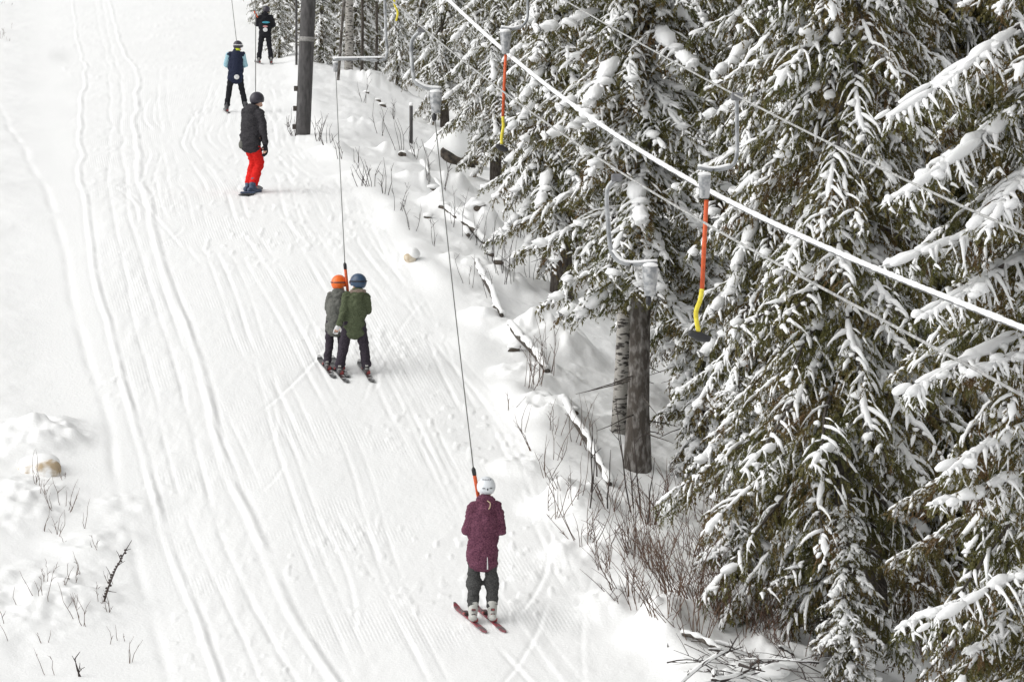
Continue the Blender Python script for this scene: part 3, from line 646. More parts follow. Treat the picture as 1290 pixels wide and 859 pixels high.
# ------------------------------------------------------------------ tow hangers
def bez(pts, n=8):
    """Catmull-Rom through points"""
    q = [Vector(p) for p in pts]; q = [q[0]*2-q[1]]+q+[q[-1]*2-q[-2]]; out = []
    for i in range(1, len(q)-2):
        for k in range(n):
            t = k/n; a, b, c, d = q[i-1], q[i], q[i+1], q[i+2]
            out.append(.5*((2*b)+(-a+c)*t+(2*a-5*b+4*c-d)*t*t+(-a+3*b-3*c+d)*t**3))
    out.append(q[-2]); return out
def hanger(D, arm, box=None, label='', stick=None, tow=None, tip=None, arm_r=.021, dark=False):
    """arm: photo points of the bent tube; box: (u0,v0,u1,v1); stick: (top, bend.., end) orange/yellow; tow: (box bottom, stick top, stick end, Dstick)"""
    base = P(arm[0][0], arm[0][1], D)
    root = bpy.data.objects.new('tow_hanger', None); SC.collection.objects.link(root); root.location = base; tag(root, label, 'tow hanger', 'tow hangers on the haul ropes')
    loc = lambda u, v, d=D: P(u, v, d)-base
    arm_r *= .78; b = Buf(); tube(b, bez([loc(*a) for a in arm], 7), arm_r, 10); ar = link('hanger_arm', b.mesh('arm', M['dark_steel' if dark else 'steel']), root)
    # snow lying on the flat lower run of the arm
    b = Buf(); pts = [loc(*a)+Vector((0, 0, arm_r*1.0)) for a in arm[-3:]]; tube(b, bez(pts, 4), [arm_r*1.1]*9, 8, flat=.6); link('snow_cover', b.mesh('arm_snow', M['tree_snow']), ar)
    b = Buf(); g0 = loc(*arm[0]); boxb(b, g0, (.10, .12, .07)); o_ = link('rope_grip', b.mesh('grip', M['dark_steel'], False), root); bevel(o_, .015)
    if box:
        u0, v0, u1, v1 = box; c = loc((u0+u1)/2, (v0+v1)/2); s = F/D; wd, ht = (u1-u0)/s, (v1-v0)/s
        b = Buf(); tube(b, [c+Vector((0, 0, ht*f)) for f in (-.5, -.46, -.2, .0, .4, .47, .5)], [(wd*.30, wd*.28), (wd*.36, wd*.34), (wd*.40, wd*.38), (wd*.44, wd*.42), (wd*.5, wd*.46), (wd*.46, wd*.42), (wd*.3, wd*.28)], 18)
        bo = link('spring_box', b.mesh('box', M['box']), root)
        b = Buf(); ellipsoid(b, c+Vector((0, 0, ht*.52)), (wd*.5, wd*.48, ht*.10), 12, 7); link('snow_cap', b.mesh('cap', M['tree_snow']), bo)
    if tip:
        u, v, r_ = tip; b = Buf(); c = loc(u, v); ellipsoid(b, c, (r_, r_, r_*1.6), 10, 8); link('line_stop', b.mesh('tip', M['black']), root)
    if stick:
        (top, cols) = stick
        pts = [loc(*a) for a in cols[0]]; b = Buf(); tube(b, pts, .020, 10); st = link('tow_bar', b.mesh('bar', M['orange']), root)
        pts2 = bez([loc(*a) for a in cols[1]], 6); b = Buf(); tube(b, pts2, .021, 10); link('bent_tube', b.mesh('bent', M['yellow']), st)
        if cols[2]:
            u, v, w_ = cols[2]; c = loc(u, v); b = Buf(); capsule(b, [c+Vector((-w_, 0, .03)), c, c+Vector((w_, .0, -.02))], [(.035, .03), (.045, .045), (.035, .03)], 12); link('seat_disc', b.mesh('disc', M['black']), st)
        b = Buf(); tube(b, [loc(*top), pts[0]], .012, 8); link('tow_line', b.mesh('line', M['line']), root)
    if tow:
        (ub, vb), (u1_, v1_), (u2_, v2_), D1, D2 = tow
        A = loc(ub, vb); Bt = P(u1_, v1_, D1)-base; E = P(u2_, v2_, D2)-base
        pts = [A.lerp(Bt, t)+Vector((0, 0, -.10*math.sin(math.pi*t))) for t in np.linspace(0, 1, 24)]
        b = Buf(); tube(b, pts, .0065, 6); link('tow_line', b.mesh('line', M['line']), root)
        d = (E-Bt).normalized(); b = Buf(); tube(b, [Bt+d*.05, E], .021, 12); st = link('tow_bar', b.mesh('bar', M['orange']), root)
        b = Buf(); tube(b, [Bt-d*.03, Bt, Bt+d*.07], [.008, .024, .024], 12); link('bar_tip', b.mesh('tip', M['black']), st)
    return root
# ------------------------------------------------------------------ people
def hand(b, pos, fwd, side, up, thumb=1, s=1.0):
    pos, fwd, side, up = [np.array(v, float) for v in (pos, fwd, side, up)]
    fwd /= np.linalg.norm(fwd); side -= fwd*(side@fwd); side /= np.linalg.norm(side); up = np.cross(side, fwd)
    capsule(b, [pos, pos+fwd*.045*s, pos+fwd*.085*s], [(.026*s, .024*s), (.040*s, .022*s), (.042*s, .020*s)], 12)
    for i, (o, l) in enumerate([(-.030, .066), (-.010, .078), (.011, .074), (.031, .058)]):
        r0 = pos+fwd*.085*s+side*o*s; a = r0+fwd*l*.45*s-up*.008*s; c = a+fwd*l*.33*s-up*.022*s; e = c+fwd*l*.15*s-up*.03*s
        capsule(b, [r0, a, c, e], [.0125*s, .012*s, .011*s, .010*s], 8)
    t0 = pos+fwd*.03*s-side*.03*s*thumb; t1 = t0+(-side*thumb*.03+fwd*.025-up*.008)*s; t2 = t1+(fwd*.035-up*.01)*s
    capsule(b, [t0, t1, t2], [.015*s, .014*s, .012*s], 8)
DEF = dict(pel=(0, 0, .93), chest=(0, 0, 1.28), neck=(0, 0, 1.46), head=(0, .01, 1.585),
           lsh=(-.175, 0, 1.39), rsh=(.175, 0, 1.39), lel=(-.26, .0, 1.13), rel=(.26, .0, 1.13), lha=(-.20, .22, 1.10), rha=(.20, .22, 1.10),
           lhip=(-.09, 0, .90), rhip=(.09, 0, .90), lkn=(-.11, .03, .52), rkn=(.11, .03, .52), lan=(-.12, 0, .12), ran=(.12, 0, .12))
def V3(a): return np.array(a, float)
def person(label, base, yaw, Hh, pose, st):
    J = {k: V3(v) for k, v in DEF.items()}; J.update({k: V3(v) for k, v in pose.items()})
    s = Hh/1.72; cy, sy = math.cos(yaw), math.sin(yaw)
    # feet follow the snow surface
    for k, kn in (('lan', 'lkn'), ('ran', 'rkn')):
        p = J[k]; wx = base.x+(p[0]*cy-p[1]*sy)*s; wy = base.y+(p[0]*sy+p[1]*cy)*s; dz = (hz(wx, wy)-base.z)/s
        J[k] = p+[0, 0, dz]; J[kn] = J[kn]+[0, 0, dz*.5]
    hd = st.get('head', 1.0); bulk = st.get('bulk', 1.0); W = st.get('width', 1.0)
    def fin(name, b, m, parent, voxel=.012, it=5, wr=0.0, ws=9, sd=0): 
        me = remeshed(name, b, M[m], voxel, it, wr, ws, sd); o_ = link(name, me, parent); return o_
    # ---- body: one continuous figure
    b = Buf(); up = lambda a, z: V3(a)+[0, 0, z]
    capsule(b, [J['pel'], (J['pel']+J['chest'])/2, J['chest'], up(J['neck'], -.05)], [(.13*W, .09), (.125*W, .085), (.15*W, .095), (.09, .07)], 16)
    capsule(b, [up(J['neck'], -.06), J['head']-[0, 0, .05]], [.05, .05], 12)
    hc = J['head']; ellipsoid(b, hc, (.076*hd, .094*hd, .112*hd), 18, 14)
    hy = st.get('head_yaw', 0.0); ch, sh = math.cos(hy), math.sin(hy)
    hp = lambda x, y, z: hc+hd*V3((x*ch-y*sh, x*sh+y*ch, z))
    ellipsoid(b, hp(0, .10, -.015), (.016, .022, .022), 8, 6)                      # nose
    ellipsoid(b, hp(0, .07, -.07), (.045, .035, .035), 10, 8)                     # jaw, mouth area
    ellipsoid(b, hp(0, .093, -.052), (.024, .010, .008), 8, 6)
    for sx in (-1, 1): ellipsoid(b, hp(sx*.077, -.005, -.015), (.012, .022, .032), 8, 6); ellipsoid(b, hp(sx*.032, .086, .012), (.014, .008, .008), 8, 6)
    for a, e, h_ in (('lsh', 'lel', 'lha'), ('rsh', 'rel', 'rha')):
        capsule(b, [J[a], (J[a]+J[e])/2, J[e], (J[e]+J[h_])/2, J[h_]], [.05, .045, .038, .035, .027], 12)
        d = J[h_]-J[e]; hand(b, J[h_], d, V3((1, 0, 0)) if abs(d[0]) < .8*np.linalg.norm(d) else V3((0, 0, 1)), (0, 0, 1), 1 if a == 'rsh' else -1, .88)
    for a, k, f in (('lhip', 'lkn', 'lan'), ('rhip', 'rkn', 'ran')):
        capsule(b, [J[a], (J[a]+J[k])/2, J[k], (J[k]+J[f])/2, J[f]], [.08, .07, .052, .05, .038], 12)
        capsule(b, [J[f]+[0, -.04, -.03], J[f]+[0, .12, -.05]], [.035, .03], 10)
    body = fin('person', b, 'skin', None, .009, 2)
    body.location = base; body.rotation_euler = (0, 0, yaw); body.scale = (s, s, s); tag(body, label, 'person', 'people riding up the ski tow')
    # ---- trousers
    b = Buf(); tb = .088*bulk
    capsule(b, [J['pel']+[0, 0, .10], J['pel'], (J['lhip']+J['rhip'])/2-[0, 0, .03]], [(.155*W, .125), (.165*W, .13), (.15*W, .12)], 18)
    for a, k, f in (('lhip', 'lkn', 'lan'), ('rhip', 'rkn', 'ran')):
        e = J[f]+(J[k]-J[f])*st.get('cuff', .12)
        capsule(b, [J[a], (J[a]*.5+J[k]*.5), J[k], (J[k]+e)/2, e], [tb*1.12, tb*1.02, tb*.92, tb*.88, tb*.92], 16)
        if st.get('band'):
            c = J[k]-[0, 0, .035]; capsule(b, [c+[0, 0, .02], c-[0, 0, .02]], [tb*1.22, tb*1.22], 16)
    fin('trousers', b, st['pants'], body, .012, 3, .012, 9, 3)
    # ---- jacket
    b = Buf(); hem = st.get('hem', .80); pl = J['pel']; hm = pl+[0, 0, hem-.93]; hw = st.get('hemw', .20)
    capsule(b, [hm+[0, 0, .04], pl+[0, 0, .08], (pl+J['chest'])/2+[0, 0, .02], J['chest'], up(J['neck'], -.06)],
            [(hw, .15), (hw*.98, .148), (.185*W, .14), (.20*W, .145), (.125, .10)], 22)
    for a in ('lsh', 'rsh'): capsule(b, [J['chest']*.5+J['neck']*.5, J[a]], [.085, .078], 14)
    capsule(b, [up(J['neck'], -.07), up(J['neck'], .02)], [(.088, .088), (.078, .08)], 14)
    if st.get('hood', True):
        hb = J['neck']+[0, -.075, -.0]; ellipsoid(b, hb, (.125, .075, .075), 16, 10); ellipsoid(b, hb+[0, -.03, -.07], (.09, .05, .07), 14, 10)
    sl = Buf(); bs = sl if st.get('sleeve') else b
    for a, e, h_ in (('lsh', 'lel', 'lha'), ('rsh', 'rel', 'rha')):
        capsule(bs, [J[a], (J[a]+J[e])/2, J[e], (J[e]+J[h_])/2, J[h_]-(J[h_]-J[e])*.04], [.072*bulk**.5, .073*bulk**.5, .070, .062, .054], 14)
    jk = fin('jacket', b, st['jacket'], body, .012, 3, .020, 8, 7)
    if st.get('sleeve'): fin('sleeves', sl, st['sleeve'], jk, .013, 4, .010, 10, 5)
    # ---- gloves
    for a, e, h_ in (('lsh', 'lel', 'lha'), ('rsh', 'rel', 'rha')):
        b = Buf(); d = J[h_]-J[e]; d /= np.linalg.norm(d)
        hand(b, J[h_], d, V3((1, 0, 0)) if abs(d[0]) < .8 else V3((0, 0, 1)), (0, 0, 1), 1 if a == 'rsh' else -1, 1.16)
        capsule(b, [J[h_]-d*.05, J[h_]+d*.01], [.050, .042], 12); fin('glove', b, st.get('glove', 'black_cloth'), body, .007, 2)
    # ---- boots
    ftd = st.get('toe', (0, 1)); td = V3((ftd[0], ftd[1], 0)); td /= np.linalg.norm(td)
    for f, k in (('lan', 'lkn'), ('ran', 'rkn')):
        b = Buf(); A = J[f]; c = A+(J[k]-A)*.28
        capsule(b, [c, A+[0, 0, .02], A-[0, 0, .05]], [(.064, .07), (.06, .07), (.05, .065)], 14)
        capsule(b, [A-td*.07-[0, 0, .065], A+td*.06-[0, 0, .07], A+td*.16-[0, 0, .085]], [(.048, .045), (.052, .048), (.046, .032)], 14)
        bo = fin('boot', b, st['boots'], body, .010, 3)
        if st.get('buckle'):
            for zz in (-.01, .05):
                q = Buf(); boxb(q, A+[.0, -.075, zz-.02], (.05, .02, .028)); x_ = link('buckle', q.mesh('buckle', M[st['buckle']], False), bo); bevel(x_, .005)
    # ---- helmet / hat
    b = Buf(); hr = (.112*hd, .130*hd, .122*hd)
    ellipsoid(b, (0, 0, 0), hr, 28, 20, zlo=lambda q: -.055*hd-.035*hd*smooth(.02, -.08, q[1]))
    hm_ = fin('helmet' if st.get('helm_name', 1) == 1 else st['helm_name'], b, st['helmet'], body, .006, 3); hm_.location = hp(0, -.004, .028); hm_.rotation_euler = (st.get('head_pitch', 0), 0, hy)
    if st.get('rim'):
        b = Buf(); n_ = 30; pts = [(hr[0]*.99*math.cos(t), hr[1]*.99*math.sin(t), -.045*hd+.0*math.sin(t)) for t in np.linspace(0, 2*math.pi, n_)]
        tube(b, pts, .010, 8, caps=False); link('helmet_rim', b.mesh('rim', M['black']), hm_)
    if st.get('strap'):
        b = Buf(); tl = st.get('strap_tilt', .0)
        pts = [(hr[0]*1.0*math.cos(t), hr[1]*1.0*math.sin(t), .012+tl*math.sin(t)) for t in np.linspace(0, 2*math.pi, 40)]
        tube(b, pts, [(.018, .006)]*40 if False else .011, 8, caps=False); gs = link('goggles', b.mesh('strap', M[st['strap']]), hm_)
        b = Buf(); ellipsoid(b, (0, hr[1]*.90, -.012), (.082, .035, .042), 14, 10); link('lens', b.mesh('lens', M['black']), gs)
    if st.get('vents'):
        for x_, z_, w_, h_ in ((-.04, .0, .034, .008), (.045, .0, .034, .008), (.004, -.012, .012, .024)):
            b = Buf(); yb = -hr[1]*math.sqrt(max(.01, 1-(x_/hr[0])**2-(z_/hr[2])**2)); boxb(b, (x_, yb, z_-.012), (w_, .014, h_)); link('vent', b.mesh('vent', M['black'], False), hm_)
        for i_ in range(5):
            b = Buf(); x_ = -.045+.0225*i_; zt = .088; yb = -hr[1]*math.sqrt(max(.01, 1-(x_/hr[0])**2-(zt/hr[2])**2)); ellipsoid(b, (x_, yb, zt), (.005, .012, .010), 8, 6); link('vent', b.mesh('vent', M['black']), hm_)
    return body, J, s
def on_back(jk_parent, body, pos, size, m, name='patch', nseg=6, round_=True):
    b = Buf(); ellipsoid(b, pos, (size[0]/2, .012, size[1]/2), 16, 8); o_ = link(name, b.mesh(name, M[m]), jk_parent); return o_
def ski_obj(center, yaw, L, m, label, group, wd=.085, name='ski', cat='ski', board=False):
    e = .3; dx, dy = -math.sin(yaw)*e, math.cos(yaw)*e
    pit = math.atan2(hz(center.x+dx, center.y+dy)-hz(center.x-dx, center.y-dy), 2*e)
    n = 26; t = np.linspace(-.5, .5, n); b = Buf()
    wprof = wd/2*(1-.12*np.cos(t*2*math.pi))*np.clip(np.minimum((.5-np.abs(t))*14, 1), .12, 1)**.5
    y = t*L; z = .16*L*np.clip(t-.36, 0, 1)**1.6*5*(.085/.085) + (.14*L*np.clip(-t-.38, 0, 1)**1.6*5 if board else .04*L*np.clip(-t-.44, 0, 1))
    th = .014
    V = []; 
    for i in range(n): V += [(-wprof[i], y[i], z[i]), (wprof[i], y[i], z[i]), (wprof[i]*.92, y[i], z[i]+th), (-wprof[i]*.92, y[i], z[i]+th)]
    ii = np.arange(n*4).reshape(n, 4); jj = np.roll(ii, -1, 1); Q = np.stack([ii[:-1], jj[:-1], jj[1:], ii[1:]], -1).reshape(-1, 4)
    Q = np.concatenate([Q, [[3, 2, 1, 0], ii[-1].tolist()]]); b.add(V, None, Q)
    o_ = link(name, b.mesh(name, M[m], False), None, (center.x, center.y, hz(center.x, center.y)+.012)); o_.rotation_euler = (pit, 0, yaw); tag(o_, label, cat, group)
    if not board:
        for yy, hh in ((-.13, .045), (.15, .035)):
            b = Buf(); boxb(b, (0, yy, th+hh/2+.001), (.07, .09, hh)); q = link('binding', b.mesh('binding', M['binding'], False), o_); bevel(q, .008)
    else:
        for yy in (-.24, .24):
            b = Buf(); boxb(b, (0, yy, th+.012), (.26, .11, .022)); q = link('binding', b.mesh('binding', M['boot_blue'], False), o_); bevel(q, .008)
    return o_
def foot_world(base, yaw, s, j):
    cy, sy = math.cos(yaw), math.sin(yaw); x = base.x+(j[0]*cy-j[1]*sy)*s; y = base.y+(j[0]*sy+j[1]*cy)*s
    return Vector((x, y, hz(x, y)))
def px_h(base, px): D = base.y*cp-base.z*sp; return px*D/F
def xs(base, du, Hh): D = base.y*cp-base.z*sp; return du*D/F/(Hh/1.72)    # photo px across -> local units

# the person in the plum coat
b0 = G(608, 784); H0 = px_h(b0, 182); yw = rad(6)
bo, J, s = person('person in long plum hooded coat and white helmet riding the nearest tow bar', b0, yw, H0,
    dict(head=(.045, .02, 1.595), neck=(.035, .0, 1.455), chest=(.02, 0, 1.27), lsh=(-.135, -.01, 1.37), rsh=(.175, -.01, 1.37), lel=(-.180, -.03, 1.10), rel=(.215, -.03, 1.10), lha=(-.08, .22, 1.14), rha=(.10, .22, 1.12),
         lkn=(-.10, .06, .50), rkn=(.115, .06, .50), lan=(-.115, 0, .13), ran=(.115, 0, .13)),
    dict(jacket='plum', pants='charcoal', boots='boot_white', buckle='binding', helmet='helmet_white', vents=1, hem=.70, hemw=.195, band=1, cuff=.22, bulk=.92))
b = Buf(); tube(b, bez([(.04, -.155, 1.47), (.075, -.165, 1.44), (.07, -.16, 1.39), (.055, -.155, 1.37)], 6), .007, 8); link('hood_cord', b.mesh('cord', M['beige']), bo)
b = Buf(); tube(b, [(.04, -.172, .80), (.042, -.178, .72), (.042, -.172, .655)], [.003, .007, .008], 8); link('coat_slit', b.mesh('slit', M['white_patch']), bo)
for k, dd in (('lan', 'red and white ski under the left foot of the person in the plum coat'), ('ran', 'red and white ski under the right foot of the person in the plum coat')):
    f = foot_world(b0, yw, s, J[k]); d = Vector((-math.sin(rad(21)), math.cos(rad(21)), 0)); ski_obj(f+d*.10, rad(21), 1.05, 'ski_red', dd, 'skis on the run', .064)

# the pair
b1 = G(424, 466); H1 = px_h(b1, 119); yw = rad(2)
bo, J, s = person('person in grey hooded jacket with bright orange helmet, left of the pair', b1, yw, H1,
    dict(head=(.05, .03, 1.55), neck=(.04, .01, 1.42), chest=(.03, 0, 1.24), lsh=(-.12, 0, 1.35), rsh=(.20, 0, 1.35), lel=(-.15, .08, 1.12), rel=(.24, .04, 1.12), lha=(-.04, .26, 1.16), rha=(.16, .26, 1.2),
         pel=(-.02, 0, .90), lhip=(-.11, 0, .88), rhip=(.07, 0, .88), lkn=(-.13, .04, .50), rkn=(.10, .04, .50), lan=(-.17, 0, .12), ran=(.08, 0, .12)),
    dict(jacket='grey_cloth', pants='pants_purple', boots='boot_dark', buckle='boot_white', helmet='helmet_orange', strap='boot_dark', strap_tilt=0.0, head=1.22, hem=.72, hemw=.185, head_yaw=rad(-40), bulk=.98, rim=0))
for k, dd in (('lan', 'dark ski under the left foot of the person in the grey jacket'), ('ran', 'dark ski under the right foot of the person in the grey jacket')):
    f = foot_world(b1, yw, s, J[k]); a = rad(14); d = Vector((-math.sin(a), math.cos(a), 0)); ski_obj(f+d*.05, a, 1.15, 'ski_dark', dd, 'skis on the run', .08)
b2 = G(445, 471); H2 = px_h(b2, 125); yw = rad(6)
bo, J, s = person('person in olive green jacket and blue helmet with arm round the companion', b2, yw, H2,
    dict(head=(.09, .03, 1.56), neck=(.08, .01, 1.43), chest=(.05, .0, 1.24), lsh=(-.13, .0, 1.36), rsh=(.23, 0, 1.34), lel=(-.17, -.10, 1.08), rel=(.27, .04, 1.08), lha=(-.26, -.14, .86), rha=(.18, .24, 1.10),
         pel=(.02, 0, .90), lhip=(-.07, 0, .88), rhip=(.11, 0, .88), lkn=(-.16, .04, .50), rkn=(.19, .04, .50), lan=(-.24, 0, .12), ran=(.23, 0, .12)),
    dict(jacket='olive', pants='pants_purple', boots='boot_dark', buckle='boot_white', helmet='helmet_blue', strap='char_dark', head=1.22, hem=.72, hemw=.20, head_yaw=rad(38), bulk=1.14, width=1.14, glove='white_patch'))
b = Buf(); capsule(b, [(-.03, -.07, 1.435), (.08, -.10, 1.44), (.19, -.07, 1.435)], [.035, .045, .035], 12); link('fur_collar', b.mesh('fur', M['fur']), bo)
for k, dd, a in (('lan', 'dark ski under the left foot of the person in the olive jacket', 15), ('ran', 'dark ski under the right foot of the person in the olive jacket', 12)):
    f = foot_world(b2, yw, s, J[k]); a = rad(a); d = Vector((-math.sin(a), math.cos(a), 0)); ski_obj(f+d*.05, a, 1.15, 'ski_dark', dd, 'skis on the run', .08)

# snowboarder
b3 = G(317, 243); H3 = px_h(b3, 130); yw = rad(-38)
bo, J, s = person('snowboarder in dark grey jacket and bright red trousers', b3, yw, H3,
    dict(head=(.075, .06, 1.53), neck=(.05, .02, 1.41), chest=(.03, -.02, 1.23), pel=(.0, -.03, .88), lsh=(-.15, .0, 1.34), rsh=(.22, -.02, 1.33), lel=(-.18, .05, 1.08), rel=(.29, -.02, 1.04), lha=(-.12, .20, 1.0), rha=(.27, .04, .80),
         lhip=(-.07, -.03, .86), rhip=(.08, -.03, .86), lkn=(-.05, .12, .52), rkn=(.06, .14, .50), lan=(-.10, .04, .12), ran=(.06, -.04, .12)),
    dict(jacket='char_dark', pants='red', boots='boot_blue', helmet='helmet_dark', hem=.80, hemw=.20, head_yaw=rad(-10), bulk=1.02, toe=(.1, 1), cuff=.16))
b = Buf(); ellipsoid(b, (-.10, -.15, .80), (.05, .025, .07), 12, 8); link('hip_patch', b.mesh('hip_patch', M['grey_cloth']), bo)
f = (foot_world(b3, yw, s, J['lan'])+foot_world(b3, yw, s, J['ran']))/2
ski_obj(f, rad(-8), 1.05, 'boot_dark', 'dark snowboard under the rider in red trousers', None, .24, 'snowboard', 'snowboard', True)

# skier in navy
b4 = G(297, 141); H4 = px_h(b4, 89); yw = rad(6)
bo, J, s = person('skier in navy jacket with light blue sleeves and lime neck warmer', b4, yw, H4,
    dict(head=(.06, .05, 1.58), neck=(.02, .01, 1.45), lel=(-.23, .06, 1.13), rel=(.24, .06, 1.13), lha=(-.12, .24, 1.10), rha=(.12, .24, 1.10), lkn=(-.16, .05, .52), rkn=(.16, .05, .52), lan=(-.22, 0, .12), ran=(.24, 0, .12)),
    dict(jacket='navy', sleeve='light_blue', pants='black_cloth', boots='boot_dark', helmet='helmet_dark', strap='white_patch', rim=0, hem=.76, hemw=.20, head_yaw=rad(-35), hood=False, bulk=.92))
b = Buf(); capsule(b, [(.02, -.01, 1.44), (.04, .0, 1.50)], [.078, .072], 14); link('neck_warmer', b.mesh('neck_warmer', M['lime']), bo)
b = Buf(); capsule(b, [(.02, -.03, 1.38), (.0, -.03, 1.0)], [(.14, .135), (.15, .13)], 18); link('vest_panel', b.mesh('vest_panel', M['navy']), bo)
on_back(bo, bo, (.02, -.165, .84), (.13, .12), 'white_patch', 'emblem')
for k, a in (('lan', 8), ('ran', -2)):
    f = foot_world(b4, yw, s, J[k]); a = rad(a); ski_obj(f, a, 1.4, 'ski_dark', 'dark ski under the %s foot of the skier in navy' % ('left' if k == 'lan' else 'right'), 'skis on the run', .08)
# top skier
b5 = G(334, 80); H5 = px_h(b5, 72); yw = rad(3)
bo, J, s = person('skier all in black with light blue stripe on the back, highest on the run', b5, yw, H5,
    dict(head=(.04, .03, 1.58), lsh=(-.19, 0, 1.38), rsh=(.19, 0, 1.38), lel=(-.25, .02, 1.16), rel=(.27, .02, 1.13), lha=(-.14, .22, 1.16), rha=(.14, .22, 1.1), lkn=(-.14, .05, .52), rkn=(.13, .05, .52), lan=(-.19, 0, .12), ran=(.18, 0, .12)),
    dict(jacket='black_cloth', pants='black_cloth', boots='boot_dark', buckle='boot_white', helmet='helmet_dark', hem=.84, hemw=.195, bulk=.98, width=1.05))
on_back(bo, bo, (.03, -.17, 1.22), (.24, .06), 'stripe_blue', 'back_stripe'); on_back(bo, bo, (.01, -.165, 1.10), (.15, .06), 'pinkish', 'back_patch'); on_back(bo, bo, (.01, -.168, 1.00), (.14, .13), 'white_patch', 'back_emblem')
for k, a in (('lan', 12), ('ran', 4)):
    f = foot_world(b5, yw, s, J[k]); a = rad(a); ski_obj(f, a, 1.5, 'ski_dark', 'dark ski under the %s foot of the skier all in black' % ('left' if k == 'lan' else 'right'), 'skis on the run', .08)

# hangers (after the people, the tow bars end at their hands)
dep = lambda p: p.y*cp-p.z*sp
D0, D12, D3, D4, D5 = dep(b0), (dep(b1)+dep(b2))/2, dep(b3), dep(b4), dep(b5)
hanger(35.3, [(777, 224), (765, 240), (766, 280), (771, 318), (788, 332), (828, 331)], (809, 335, 829, 373), 'bent steel hanger with frosted box and no bar, nearest on the lower rope', tip=(817, 379, .028), arm_r=.026)
hanger(52, [(531, 38), (519, 52), (519, 80), (523, 103), (537, 111), (556, 113)], (541, 116, 557, 143), 'bent steel hanger pulling the person in the plum coat', tip=(547, 148, .035), arm_r=.034,
       tow=((548, 150), (596.5, 591), (607, 650), D0-.1, D0+.22))
hanger(72, [(484, -20), (486, 40), (485, 74), (455, 74.5), (419, 75)], (419, 79, 426, 91), 'far hanger with long level white arm pulling the pair', arm_r=.036,
       tow=((423, 91), (434.5, 333), (439, 376), D12-.1, D12+.15))
hanger(35, [(928, 122), (928.5, 160), (928, 196), (920, 210), (900, 214), (879, 211)], (879, 220, 896, 250), 'steel hanger with orange and yellow bar hanging empty, nearer to the camera', arm_r=.024,
       stick=((888, 250), ([(890, 252), (887, 310), (884.5, 364)], [(884.5, 364), (882, 378), (877, 392), (877.5, 404), (880, 418)], (881, 424, .075))))
hanger(54, [(665, -22), (665, 0), (664, 24), (656, 34), (644, 37), (631, 35)], (630, 40, 644, 68), 'steel hanger with orange and yellow bar hanging empty, farther up near the boulder', arm_r=.026,
       stick=((636, 68), ([(637, 69), (635, 110), (633.5, 147)], [(633.5, 147), (634, 160), (632, 172), (632, 182)], (632, 187, .06))))
hanger(81, [(528, -150), (528, -125), (520, -115), (502, -115)], (496, -113, 506, -95), 'farthest empty tow bar with only its yellow bent end in view', arm_r=.03,
       stick=((499, -95), ([(499, -94), (498, -40), (497, -6)], [(497, -6), (497, 6), (501, 16), (499, 27)], None)))
def far_tow(label, D, top, a, c, D1, D2):
    base = P(top[0], top[1], D); root = bpy.data.objects.new('tow_hanger', None); SC.collection.objects.link(root); root.location = base; tag(root, label, 'tow hanger', 'tow hangers on the haul ropes')
    A = Vector((0, 0, 0)); Bt = P(*a, D1)-base; E = P(*c, D2)-base
    b = Buf(); tube(b, [A, Bt], .008, 6); link('tow_line', b.mesh('line', M['line']), root)
    b = Buf(); tube(b, [Bt, E], .024, 10); link('tow_bar', b.mesh('bar', M['orange']), root)
    b = Buf(); capsule(b, [(0, 0, .1), (0, 0, .5)], [.13, .15], 14); link('spring_box', b.mesh('box', M['box']), root)
    b = Buf(); tube(b, bez([(0, 0, .55), (.35, 0, .6), (.5, 0, .9), (.5, 0, 1.4)], 6), .035, 10); link('hanger_arm', b.mesh('arm', M['steel']), root)
far_tow('thin tow line pulling the snowboarder in red trousers', 95, (322, -60), (322, 133), (321.5, 165), D3+.3, D3+.35)
far_tow('thin tow line pulling the skier in navy', 125, (285, -60), (299.5, 66), (301, 85), D4+.3, D4+.35)
far_tow('orange tow bar held by the skier all in black', 150, (300, -60), (320.5, 15), (329, 30), D5-.4, D5+.2)

# ------------------------------------------------------------------ rocks, logs, brush
def blob(c, r, m, fn_seed=0, amp=.25, fr=3, nu=26, nv=16, zlo=None):
    b = Buf()
    def f(q):
        k = 1+amp*mnoise.noise(Vector((q[0]*fr+fn_seed, q[1]*fr, q[2]*fr))) ; return q*k
    ellipsoid(b, c, r, nu, nv, zlo, f); return b
def boulder(u, v, r, label, m='rock', cover=.8, name='boulder', cat='boulder', seed=1, cs=(1.06, 1.06, .8), amp=.4, back=.0):
    p = G(u, v); o_ = link(name, blob((0, 0, r[2]*.25), r, m, seed, amp, 4).mesh(name, M[m]), None, p); tag(o_, label, cat)
    c = Buf(); c = blob((0, back, r[2]*(.3+cover*.35)), (r[0]*cs[0], r[1]*cs[1], r[2]*cs[2]), 'lump_snow', seed+.3, .22, 2.6, zlo=-.55*r[2]); link('snow_cap', c.mesh('cap', M['lump_snow']), o_)
boulder(570, 203, (.56, .6, .40), 'large boulder under a rounded white snow cap left of the spruces', seed=2, cs=(1.1, 1.08, 1.15), cover=1.2, amp=.3)
boulder(48, 594, (.22, .25, .15), 'tan broken rock poking from snow beside the left of the run', 'dirty_snow', seed=8, cs=(1.2, 1.0, .9), cover=1.0, amp=.9, back=.16)
b = blob((0, 0, .07), (.10, .10, .11), 'dirty_snow', 4, .2, 8); o_ = link('snowball', b.mesh('snowball', M['tan_rock']), None, G(517, 329)); tag(o_, 'tan round snowball sitting at the edge of the run', 'snowball')
c = blob((0.02, .02, .12), (.13, .13, .09), 'x', 5, .2, 8); link('snow_cap', c.mesh('cap', M['lump_snow']), o_)
